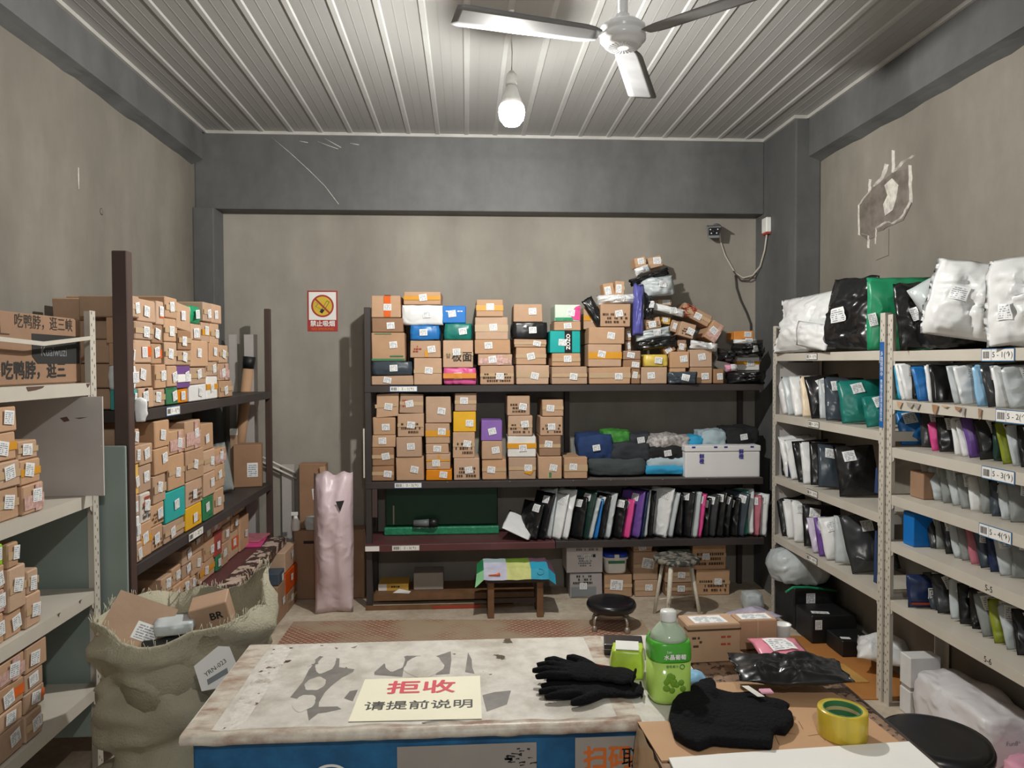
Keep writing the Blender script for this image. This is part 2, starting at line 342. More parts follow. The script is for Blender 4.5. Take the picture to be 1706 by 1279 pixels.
def pillow_mesh(name, mat, w, h, t, seed=0, nx=15, ny=17, amp=0.3, seam=0.9, wob=0.02, sag=0.0):
    """a filled mailer: two sheets joined at flat seams, bulged and creased; stands on z = 0 in the xz plane, face to -y"""
    off = Vector((seed * 2.37 % 41, seed * 1.13 % 29, 5.0)); V = []; idx = {}; F = []
    rq = random.Random(seed * 17 + 3); folds = []
    for _ in range(6 if nx < 20 else 16):
        an = rq.uniform(0, math.pi); folds.append((math.cos(an), math.sin(an), rq.uniform(-.7, .7), (rq.uniform(.06, .11) if nx < 20 else rq.uniform(.028, .07)), rq.uniform(.15, .55) * rq.choice((1, 1, -1)), rq.choice((-1, 1, 0)), rq.uniform(-.8, .8), rq.uniform(.4, .9)))
    def pos(i, j, sd):
        u = -1 + 2 * i / (nx - 1); v = -1 + 2 * j / (ny - 1)
        e = max(0, 1 - (abs(u) / seam) ** 2.6) ** 0.6 * max(0, 1 - (abs(v) / (seam + 0.04)) ** 2.8) ** 0.6
        vv = v + sag * (1 - v * v)
        q = Vector((u * 1.6, v * 1.9, sd * 2.0)) + off
        cr = noise.noise(q * 1.3) * 0.55 + (0.5 - abs(noise.noise(q * 2.6 + Vector((3, 1, 0))))) * 0.5
        fd = 0
        for (ca, sa, of, sg, dp, ws, al, le) in folds:
            if ws in (0, sd):
                d1 = u * ca + v * sa - of; d2 = -u * sa + v * ca - al
                fd += dp * math.exp(-(d1 / sg) ** 2) * math.exp(-(d2 / le) ** 2)
        y = sd * t / 2 * e * max(0.12, 1 + amp * 2 * cr - fd * min(1, amp * 2.2))
        bend = noise.noise(Vector((u * 0.8, v * 0.9, 0.3)) + off) * t * 0.35
        x = u * w / 2 * (1 + wob * noise.noise(Vector((0, v * 2.2, 9)) + off) - 0.05 * e)
        z = (vv + 1) / 2 * h + (1 - abs(v)) * 0 + wob * h * 0.6 * noise.noise(Vector((u * 2.2, 4, 2)) + off) * (1 if v > 0 else 0)
        return (x, y + bend, z)
    for sd in (-1, 1):
        for j in range(ny):
            for i in range(nx):
                edge = i in (0, nx - 1) or j in (0, ny - 1)
                k = (i, j, 0 if edge else sd)
                if k not in idx: idx[k] = len(V); V.append(pos(i, j, sd))
        g = lambda i, j: idx[(i, j, 0 if (i in (0, nx - 1) or j in (0, ny - 1)) else sd)]
        for j in range(ny - 1):
            for i in range(nx - 1):
                q = (g(i, j), g(i + 1, j), g(i + 1, j + 1), g(i, j + 1)); F.append(q if sd < 0 else q[::-1])
    me = bpy.data.meshes.new(name); me.from_pydata(V, [], F); me.materials.append(MATS[mat])
    me.polygons.foreach_set('use_smooth', [True] * len(F)); me.update()
    return me

def sticker(parent, x, z, w, h, y, roll=0.0, name='shipping_label', mat='shipping_print'):
    mb = MB(); c, s = math.cos(roll), math.sin(roll)
    P = [(-w / 2, -h / 2), (w / 2, -h / 2), (w / 2, h / 2), (-w / 2, h / 2)]
    mb.face([(x + a * c - b * s, y, z + a * s + b * c) for a, b in P], 0, [(0, 0), (1, 0), (1, 1), (0, 1)])
    return mb.build(name, mat, parent)

def drape(s, me, x, z, w, h, roll, n=4):
    """re-cut a sticker as a small grid lying on the front sheet of the mesh it is stuck to"""
    front = [v.co for v in me.vertices if v.co.y < 0.012]
    c, sn = math.cos(roll), math.sin(roll); V, F, UV = [], [], []
    for j in range(n + 1):
        for i in range(n + 1):
            a, b = (i / n - .5) * w, (j / n - .5) * h; px, pz = x + a * c - b * sn, z + a * sn + b * c
            near = sorted(((p.x - px) ** 2 + (p.z - pz) ** 2 + 1e-7, p.y) for p in front)[:5]
            y = sum(q / d for d, q in near) / sum(1 / d for d, q in near)
            V.append((px, min([y] + [q for d, q in near[:4]]) - .003, pz)); UV.append((i / n, j / n))
    for j in range(n):
        for i in range(n): k = j * (n + 1) + i; F.append((k, k + 1, k + n + 2, k + n + 1))
    m = bpy.data.meshes.new('shipping_label'); m.from_pydata(V, [], F); lay = m.uv_layers.new(name='UVMap')
    for l in m.loops: lay.data[l.index].uv = UV[l.vertex_index]
    m.materials.append(MATS['shipping_print']); m.polygons.foreach_set('use_smooth', [True] * len(F)); s.data = m

def settle(o, z):
    """lift or lower a thing so that its lowest point rests at height z"""
    m = o.rotation_euler.to_matrix(); o.location.z += z + .001 - min((m @ v.co).z for v in o.data.vertices) - o.location.z

def bag(name, label, cat, colour, w, h, t, loc, rz=0.0, lean=0.0, roll=0.0, seed=0, group=None, lab=(0.1, 0.72, 0.07, 0.06), rest=True, **kw):
    me = pillow_mesh(name, 'poly_' + colour, w, h, t, seed, **kw)
    o = link(name, me, None, loc, (-lean, roll, rz)); tag(o, label, cat, group)
    if rest: settle(o, loc[2])
    if lab:
        rr = random.Random(seed); lw = min(lab[2], w * .5); ro = rr.uniform(-0.25, 0.25)
        drape(sticker(o, lab[0] * w, lab[1] * h, lw, lab[3], -t, ro), me, lab[0] * w, lab[1] * h, lw, lab[3], ro)
    return o

ORD = ['first', 'second', 'third', 'fourth', 'fifth', 'sixth', 'seventh', 'eighth', 'ninth', 'tenth', 'eleventh', 'twelfth', 'thirteenth', 'fourteenth', 'fifteenth', 'sixteenth', 'seventeenth', 'eighteenth', 'nineteenth', 'twentieth',
       'twenty-first', 'twenty-second', 'twenty-third', 'twenty-fourth', 'twenty-fifth', 'twenty-sixth', 'twenty-seventh', 'twenty-eighth', 'twenty-ninth', 'thirtieth', 'thirty-first', 'thirty-second', 'thirty-third', 'thirty-fourth']

# ------------------------------------------------------------------ the bulb lights the room
def hanging_bulb(pos, watts, label):
    x, y, z = pos
    t = empty('hanging_bulb', (x, y, z)); tag(t, label, 'bulb')
    m, nt, b = nodes_of('bulb_glow'); nt.nodes.remove(b)
    em = nt.nodes.new('ShaderNodeEmission'); em.inputs[0].default_value = (1, 0.94, 0.84, 1); em.inputs[1].default_value = 20
    tr = nt.nodes.new('ShaderNodeBsdfTransparent'); mx = nt.nodes.new('ShaderNodeMixShader'); mx.inputs[0].default_value = 0.5
    nt.links.new(tr.outputs[0], mx.inputs[1]); nt.links.new(em.outputs[0], mx.inputs[2]); nt.links.new(mx.outputs[0], nt.nodes['Material Output'].inputs[0])
    prof = [(0.004, -0.068), (0.034, -0.060), (0.053, -0.036), (0.059, -0.006), (0.056, 0.016), (0.050, 0.0275)]
    MB().lathe(prof, 24).build('globe', 'bulb_glow', t)
    MB().lathe([(0.048, 0.028), (0.049, 0.031), (0.043, 0.050), (0.030, 0.085), (0.023, 0.112)], 24).build('bulb_base', 'white_plastic', t)
    MB().lathe([(0.026, 0.112), (0.027, 0.125), (0.026, 0.155), (0.010, 0.175)], 16).build('socket', 'white_plastic', t)
    MB().tube([(0, 0, 0.17), (0.003, 0.001, 0.26), (-0.001, 0, 0.32), (0, 0, 3.158 - z)], 0.0028, 6).build('cord', 'cable_white', t)
    MB().lathe([(0.008, 3.148 - z), (0.012, 3.152 - z), (0.012, 3.1595 - z)], 18).build('ceiling_rose', 'white_plastic', t)
    ld = bpy.data.lights.new('bulb_light', 'POINT'); ld.energy = watts; ld.shadow_soft_size = 0.032; ld.color = (1.0, 0.975, 0.925)
    lo = bpy.data.objects.new('bulb_light', ld); C.objects.link(lo); lo.parent = t; lo.location = (0, 0, 0)
hanging_bulb(*BULBS[0], 'glowing white bulb hanging on a thin cord before the back beam')
hanging_bulb(*BULBS[1], 'second glowing bulb on a cord nearer the shop door')

# ------------------------------------------------------------------ room shell
XL, XR, YB, ZC, YF = -1.81, 2.25, 5.25, 3.16, -1.2
fl = struct(MB().box(XL - .12, XR + .12, YF, YB + .12, -0.1, 0.0).build('floor', 'floor_screed'))
struct(MB().box(XL - .12, XR + .12, YB, YB + .12, 0.0, ZC + .1).build('wall_back', 'wall_plaster'))
struct(MB().box(XL - .12, XL, YF, YB, 0.0, ZC + .1).build('wall_left', 'side_plaster_dimmed'))
struct(MB().box(XR, XR + .12, YF, YB, 0.0, ZC + .1).build('wall_right', 'side_plaster_dimmed'))
struct(MB().box(XL, 2.085, 5.10, YB, 2.641, ZC).build('beam_back', 'beam_cement', bevel=0.008, seg=2))
bb = bpy.data.objects['beam_back']
for pts in ([(-1.30, 3.12), (-1.18, 3.02), (-1.05, 2.90), (-.95, 2.80), (-.86, 2.68)], [(-1.12, 3.10), (-1.06, 3.09)], [(-1.00, 3.10), (-.92, 3.07), (-.86, 3.05)], [(-.95, 3.12), (-.84, 3.06)], [(-.78, 3.09), (-.72, 3.08)]):
    MB().tube([(x, 5.0995, z) for x, z in pts], .0022, 5).build('scratch', 'plaster_pale', bb)
def rough_beam(name, x0, x1, zb, y0, y1, seed):
    # dropped plaster along the beam's lower edge
    mb = MB(); n = 60; inner = x1 if x0 < 0 else x0; outer = x0 if x0 < 0 else x1; rg = []
    for k in range(n + 1):
        y = y0 + (y1 - y0) * k / n
        a = 0.018 * noise.noise(Vector((seed, y * 3.1, 0))) + 0.008 * noise.noise(Vector((seed, y * 11, 3)))
        rg.append([(outer, y, ZC), (outer, y, zb - 0.03 + a), (outer + (inner - outer) * 0.55, y, zb - 0.012 + a * 0.5), (inner, y, zb), (inner, y, ZC)])
    mb.rings(rg, smooth=False)
    return struct(mb.build(name, 'beam_cement'))
rough_beam('beam_left', XL, -1.738, 2.955, YF, 5.05, 1.0)
rough_beam('beam_right', 2.170, XR, 2.905, YF, 4.60, 7.0)
struct(MB().box(XL, -1.672, 5.05, YB, 0.0, 2.641).build('column_left', 'beam_cement', bevel=0.008, seg=2))
struct(MB().box(2.085, XR, 4.60, YB, 0.0, ZC).build('column_right', 'beam_cement', bevel=0.010, seg=2))
ceil = struct(MB().box(XL, XR, YF, YB, ZC + 0.012, ZC + 0.06).build('ceiling', 'ceiling_sheet'))
xs = [0.59 + 0.195 * k for k in range(-12, 9)]
edges = [-1.738] + [x for x in xs if -1.70 < x < 2.14] + [2.17]
for a, b in zip(edges[:-1], edges[1:]):
    mb = MB(); mb.box(a + .0008, b - .0008, YF, 5.10, ZC, ZC + 0.012)
    w = b - a
    for q in (0.36, 0.62):
        if w > 0.1: mb.box(a + w * q - .002, a + w * q + .002, YF, 5.10, ZC - 0.0012, ZC)
    mb.build('panel', 'ceiling_sheet', ceil)
for x in edges[1:-1]:
    mb = MB(); mb.rings([[(x - .018, y, ZC), (x - .011, y, ZC - .007), (x + .011, y, ZC - .007), (x + .018, y, ZC)] for y in (YF, 5.085)], smooth=False)
    mb.build('rib', 'ceiling_rib', ceil)
struct(MB().box(-1.738, 2.085, 5.084, 5.10, ZC - .022, ZC - 0.001).build('trim_1', 'trim_white'))
struct(MB().box(-1.738, -1.722, YF, 5.084, ZC - .022, ZC - 0.001).build('trim_2', 'trim_white'))
struct(MB().box(2.154, 2.17, YF, 4.585, ZC - .022, ZC - 0.001).build('trim_3', 'trim_white'))
struct(MB().box(2.069, 2.085, 4.585, 5.084, ZC - .022, ZC - 0.001).build('trim_4', 'trim_white'))
struct(MB().box(2.0855, 2.154, 4.585, 4.60, ZC - .022, ZC - 0.001).build('trim_5', 'trim_white'))

# ------------------------------------------------------------------ steel racks
def tag_plate(parent, s, loc, rot, w=0.13, h=0.042, frame='tag_blue', hand=False):
    e = MB()
    e.box(-w / 2, w / 2, -0.0008, 0, -h / 2, h / 2, 0)
    e.quad(-w / 2 + .003, w / 2 - .003, -h / 2 + .003, h / 2 - .003, -0.0012, 1)
    o = e.build('shelf_tag', [frame, 'paper_white'], parent, loc, rot)
    bars = MB(); x = -w / 2 + .010; rr = random.Random(len(s) + int(loc[2] * 1000))
    while x < -w / 2 + w * 0.26:
        b = rr.choice((.0012, .0018, .0028)); bars.quad(x, x + b, -h * .27, h * .27, -0.0016); x += b + rr.choice((.0012, .002))
    bars.build('barcode_print', 'print_black', o)
    MB().quad(-w / 2 + w * .31, -w / 2 + w * .31 + .0014, -h / 2, h / 2, -0.0015).build('divider_line_print', frame, o)
    lettering(o, s.replace('-', ' - '), h * 0.60, 'black_ink', (w * 0.15, -0.0018, 0), FRONT, stretch=1.1)
    return o

def angle_post(parent, x, y, sx, sy, z1, name='post'):
    """slotted angle upright: two thin flanges with rows of slots"""
    w, t = 0.040, 0.0025
    mb = MB(); mb.box(min(x, x + sx * w), max(x, x + sx * w), min(y, y + sy * t), max(y, y + sy * t), 0, z1)
    mb.box(min(x, x + sx * t), max(x, x + sx * t), min(y + sy * t, y + sy * w), max(y + sy * t, y + sy * w), 0, z1)
    o = mb.build(name, 'steel_white', parent)
    hb = MB(); z = 0.05; k = 0
    while z < z1 - .03:
        for q in (0.012, 0.028):
            dz = 0.020 if q > .02 else 0
            xx = x + sx * q; yy = y + sy * q
            ya = y - sy * 0.0004; xa = x - sx * 0.0004
            hb.face([(xx - .002, ya, z + dz), (xx + .002, ya, z + dz), (xx + .002, ya, z + dz + .011), (xx - .002, ya, z + dz + .011)])
            hb.face([(xa, yy - .002, z + dz), (xa, yy + .002, z + dz), (xa, yy + .002, z + dz + .011), (xa, yy - .002, z + dz + .011)])
        z += 0.044
    h = hb.build('slot_holes', 'steel_hole', o); h['kind'] = 'stuff'
    return o

def steel_rack(name, label, xf, xb, y0, y1, tops, ztop, lip=0.045):
    r = empty(name, ((xf + xb) / 2, (y0 + y1) / 2, 0)); tag(r, label, 'rack')
    ox, oy = r.location.x, r.location.y
    inv = lambda o: setattr(o, 'location', (-ox, -oy, 0)) or o
    sf = 1 if xb > xf else -1
    for (x, sx) in ((xf, sf), (xb, -sf)):
        for (y, sy) in ((y0, 1), (y1, -1)):
            inv(angle_post(r, x, y, sx, sy, ztop))
    shelves = []
    for z in tops:
        a, b = sorted((xf + sf * .003, xb - sf * .003)); fa, fb = sorted((xf + sf * .003, xf + sf * .006)); ba, bb = sorted((xb - sf * .003, xb - sf * .006))
        mb = MB(); mb.box(a, b, y0 + .004, y1 - .004, z - .004, z)
        mb.box(fa, fb, y0 + .004, y1 - .004, z - lip, z - .004); mb.box(ba, bb, y0 + .004, y1 - .004, z - lip, z - .004)
        mb.box(a, b, y0 + .004, y0 + .007, z - lip, z - .004); mb.box(a, b, y1 - .007, y1 - .004, z - lip, z - .004)
        s = inv(mb.build('shelf', 'steel_white', r)); shelves.append(s)
        for y, d in ((y0 + .0085, 1), (y1 - .0085, -1)):                              # gusset at each front corner
            g = MB(); xs_ = xf + sf * .0045
            g.face([(xs_, y, z - lip), (xs_, y + d * .045, z - lip), (xs_, y + d * .045, z - lip - .012), (xs_, y, z - lip - .05)] if d * sf < 0 else [(xs_, y, z - lip - .05), (xs_, y + d * .045, z - lip - .012), (xs_, y + d * .045, z - lip), (xs_, y, z - lip)])
            g.build('corner_plate', 'steel_white', s)
    return r, shelves, (ox, oy)

TOP_A = [1.655, 1.275, 0.885, 0.511]
TOP_B = [1.650, 1.427, 1.208, 0.988, 0.772, 0.500]
TOP_C = [1.532, 1.120, 0.755, 0.392]
rackA, shA, oA = steel_rack('steel_rack', 'cream steel rack standing against the concrete column, mailers on four shelves', 1.94, 2.24, 3.328, 4.585, TOP_A, 1.83)
rackB, shB, oB = steel_rack('steel_rack', 'cream steel rack with six shelves tagged five, beside the black stool', 1.95, 2.24, 1.75, 3.322, TOP_B, 1.82)
rackC, shC, oC = steel_rack('steel_rack', 'cream steel rack carrying the big printed carton and small cartons below', -1.39, -1.80, 1.35, 2.87, TOP_C, 1.80)
for s, t, y in zip(shA, ('4-1(↑)', '4-2(↑)', '4-3(↑)', '4-4(↑)'), (4.06, 4.03, 4.04, 4.04)):
    tag_plate(s, t, (1.941, y, s.data.vertices[0].co.z - .018), (0, 0, R(-90)), 0.13, 0.036, 'tag_frame')
for i, (s, t, y) in enumerate(zip(shB, ('5-1(↑)', '5-2(↑)', '5-3(↑)', '5-4(↑)'), (2.61, 2.53, 2.60, 2.61))):
    tag_plate(s, t, (1.951, y, TOP_B[i] - .024), (0, 0, R(-90)), 0.17, 0.048, 'tag_blue')
for i, t in ((4, '5-5'), (5, '5-6')):
    lettering(shB[i], t, 0.032, 'print_black', (1.9522, 2.64, TOP_B[i] - .024), SIDE_R)
MB().box(-1.3885, -1.3875, 2.14, 2.26, TOP_C[0] - .044, TOP_C[0] - .004).build('shelf_tag', 'sticker_blue', shC[0])
for sh, z, ys in ((shC[0], TOP_C[0], ((2.43, 2.53), (2.80, 2.83))), (shA[0], TOP_A[0], ()), (shC[2], TOP_C[2], ((2.72, 2.74), (2.58, 2.60)))):
    for a, b in ys:
        MB().face([(-1.3912, a, z - .002), (-1.3912, b, z - .002), (-1.3912, b - .01, z - .008), (-1.3912, (a + b) / 2, z - .014), (-1.3912, a + .01, z - .016)]).build('paint_chip', 'rust', sh)
MB().box(1.945, 2.225, 4.572, 4.576, 0.06, 1.60).build('end_panel', 'grey_board', rackA, (-oA[0], -oA[1], 0))
# long blue sticker with white characters on the shared upright
st = MB().box(-0.017, 0.017, -0.0006, 0, -0.20, 0.20).build('post_sticker', 'sticker_blue', rackA, (1.9385 - oA[0], 3.349 - oA[1], 1.495), (0, 0, R(-90)))
lettering(st, '多\n拍\n视\n频\n中', 0.024, 'paper_white', (0, -0.0012, 0.095), FRONT)
lettering(st, '贵\n重\n物\n品\n请\n当\n面\n签\n收', 0.022, 'paper_white', (0, -0.0012, -0.075), FRONT)
for (z0, z1, dz) in ((0.98, 1.10, 0), (0.55, 0.80, 0)):
    MB().face([(1.938, 3.40, z0), (1.938, 3.368, z0), (1.938, 3.374, z1), (1.938, 3.390, z1)]).build('blue_strap', 'fabric_navy', rackA, (-oA[0], -oA[1], 0))

# ------------------------------------------------------------------ brown racks
def local(o, root): o.location = (-root.location.x, -root.location.y, 0); return o
br = empty('wooden_rack', (0.62, 5.03, 0)); tag(br, 'dark brown rack along the back wall stacked with cartons and mailers', 'rack')
def bpart(name, mat, *b, **kw):
    mb = MB(); mb.box(*b); return local(mb.build(name, mat, br, **kw), br)
bpart('post', 'rack_dark', -0.662, -0.622, 4.84, 4.88, 0, 1.965, bevel=.003)
for x in (-0.662, 0.690, 1.948): bpart('post', 'rack_dark', x, x + .035, 5.20, 5.235, 0, 1.90 if x < 0 else 1.41, bevel=.003)
bt = bpart('shelf', 'rack_dark', -0.662, 1.985, 4.836, 5.198, 1.414, 1.457, bevel=.002)
bm_ = bpart('shelf', 'rack_dark', -0.662, 1.985, 4.836, 5.198, 0.785, 0.828, bevel=.002)
bpart('shelf_lining', 'shelf_worn', 0.80, 1.980, 4.838, 5.19, 0.8282, 0.8292)
bl = bpart('shelf', 'shelf_maroon', -0.662, 0.575, 4.80, 5.198, 0.382, 0.427, bevel=.002)
bpart('shelf', 'rack_dark', 0.580, 1.985, 4.812, 5.198, 0.382, 0.427, bevel=.002)
bpart('foot_board', 'mid_wood', -0.62, 0.45, 4.90, 5.19, 0.03, 0.07)
bpart('foot_board', 'mid_wood', -0.66, 0.30, 4.80, 4.835, 0.001, 0.022)
bpart('red_strip', 'print_red', -0.23, 0.08, 4.797, 4.80, 0.004, 0.022)
bpart('brace_plate', 'rack_brown', -0.618, -0.585, 4.838, 4.842, 0.60, 0.784)
bpart('side_strip', 'pvc_white', -0.672, -0.663, 4.83, 4.838, 0.86, 1.18)
for i, (z, t) in enumerate(((1.436, '2-1(↑)'), (0.807, '2-2(↑)'), (0.405, '2-3(↑)'))):
    sh = (bt, bm_, bl)[i]
    tag_plate(sh, t, ((-0.41, -0.385, -0.40)[i], 4.8345 if i < 2 else 4.7985, z), (0, 0, 0), 0.178, 0.036, 'tag_blue' if i < 2 else 'paper_grey')
MB().box(-0.66, -0.57, 4.797, 4.799, 0.388, 0.420).build('paper_patch', 'paper_white', bl)
for x in (-0.13, 0.28, 0.70, 0.95, 1.05, 1.30, 1.60): MB().lathe([(.004, 0), (.004, .004)], 8, cx=x, cy=4.8345).build('nail', 'chrome_dull', bm_, (0, 0, 0.822))

sr = empty('wooden_rack', (-1.55, 4.0, 0)); tag(sr, 'brown rack along the side wall packed with labelled cartons', 'rack')
def spart(name, mat, *b, **kw):
    mb = MB(); mb.box(*b); return local(mb.build(name, mat, sr, **kw), sr)
spart('post', 'rack_brown', -1.352, -1.296, 2.922, 2.972, 0, 2.035, bevel=.003)
spart('post', 'rack_brown', -1.335, -1.298, 4.985, 5.022, 0, 1.965, bevel=.003)
spart('post', 'rack_brown', -1.80, -1.76, 2.922, 2.962, 0, 1.60, bevel=.003)
spart('post', 'rack_brown', -1.80, -1.76, 4.985, 5.022, 0, 1.60, bevel=.003)
s1 = spart('shelf', 'rack_dark', -1.755, -1.297, 2.974, 4.983, 1.372, 1.418, bevel=.002)
s2 = spart('shelf', 'rack_dark', -1.755, -1.297, 2.974, 4.983, 0.768, 0.813, bevel=.002)
s3 = spart('shelf', 'shelf_maroon', -1.755, -1.300, 2.974, 4.983, 0.405, 0.450, bevel=.002)
spart('shelf_edge', 'shelf_splotch', -1.2985, -1.205, 2.974, 4.980, 0.405, 0.4505)
tag_plate(s1, '1-1(↑)', (-1.2955, 3.35, 1.395), (0, 0, R(90)), 0.15, 0.040, 'tag_blue')
tag_plate(s2, '1-2(↑)', (-1.2955, 3.60, 0.790), (0, 0, R(90)), 0.19, 0.040, 'tag_frame')
for y in (4.66,): MB().face([(-1.2965, y - .05, 1.372), (-1.2965, y + .05, 1.372), (-1.2965, y, 1.30)]).build('wedge_plate', 'rack_brown', s1)
spart('upright_board', 'grey_board', -1.50, -1.42, 5.10, 5.13, 0, 1.80)
spart('upright_board', 'grey_board', -1.60, -1.555, 5.10, 5.13, 0, 1.80)

# ------------------------------------------------------------------ cartons in their stacks
STY = {
 # style: (short look, long look, body material, tape (kind, colour), extra)
 'k': ('plain kraft carton', 'kraft', None, None), 'kd': ('darker kraft carton', 'kraft_dark', None, None), 'kc': ('clear-taped kraft carton', 'kraft', ('h', 'clear_tape'), None),
 'kt': ('printed kraft carton', 'kraft', None, 'print'), 'ktext': ('kraft carton marked 板面', 'kraft', None, 'text'), 'ko': ('orange-taped kraft carton', 'kraft', ('v', 'orange_tape'), None),
 'ky': ('yellow-taped kraft carton', 'kraft', ('h', 'yellow_tape'), None), 'kyp': ('yellow-marked kraft carton', 'kraft', None, 'yellow'), 'kyr': ('red-marked kraft carton', 'kraft', ('v2', 'yellow_tape'), 'redprint'),
 'kx': ('cross-taped kraft carton', 'kraft', ('x', 'yellow_tape'), None), 'kb': ('bubble-wrapped kraft carton', 'kraft', ('h', 'clear_tape'), 'bubble'), 'kr': ('red-white-taped kraft carton', 'kraft', ('w', 'red_tape'), None),
 'kg': ('green-trimmed kraft carton', 'kraft', None, 'green'), 'kgp': ('green-dabbed kraft carton', 'kraft', ('v2', 'clear_tape'), 'greendab'), 'kskew': ('crushed kraft carton', 'kraft', None, 'skew'), 'kredprint': ('red-printed kraft carton', 'kraft', None, 'redprint'),
 'korange': ('orange-patched kraft carton', 'kraft', ('p', 'orange_tape'), None), 'kblack': ('black-strapped kraft carton', 'kraft', ('v', 'print_black'), None), 'kl': ('large-labelled kraft carton', 'kraft', None, 'biglabel'),
 'kredscribble': ('kraft carton', 'kraft', None, 'scribble'),
}
for k in BOXCOL:
    nm = {'floral': 'green and pink', 'print': 'white printed', 'whiteorange': 'orange-banded white', 'whiteyellow': 'yellow-edged white', 'purplewhite': 'purple and white', 'whitered': 'red-topped white', 'redorange': 'red-orange', 'darkgreen': 'dark green', 'silver': 'grey printed', 'zozo': 'black-banded teal'}.get(k, k)
    STY['c_' + k] = (nm + ' box', 'card_' + k, None, k)

def box_mesh(w, d, h, mat, rr, skew=0.0, bev=0.004):
    mb = MB(); mb.box(-w / 2, w / 2, 0, d, 0, h)
    me = mb.mesh('carton', mat, bevel=min(bev, h * .08, w * .08))
    j = min(0.005, w * 0.02)
    key = {}
    for v in me.vertices:
        k = (v.co.x > 0, v.co.y > d / 2, v.co.z > h / 2)
        if k not in key: key[k] = (rr.uniform(-j, 0.2 * j) * (1 if k[0] else -1), rr.uniform(0, j), rr.uniform(-j, 0) if k[2] else 0)
        o = key[k]; v.co.x += o[0] + (skew * v.co.z); v.co.y += o[1]; v.co.z += o[2]
    return me

def marks(parent, x0, x1, z0, z1, y, mat, rr, rows=4, name='print'):
    mb = MB(); hh = (z1 - z0) / rows
    for k in range(rows):
        x = x0 + rr.uniform(0, .2) * (x1 - x0)
        while x < x1 - .004:
            w = rr.uniform(.006, .016)
            if x + w > x1: break
            if rr.random() < .75: mb.quad(x, x + w, z0 + hh * (k + .22), z0 + hh * (k + .78), y)
            x += w + .004
    if mb.f: mb.build(name, mat, parent)['kind'] = 'stuff'

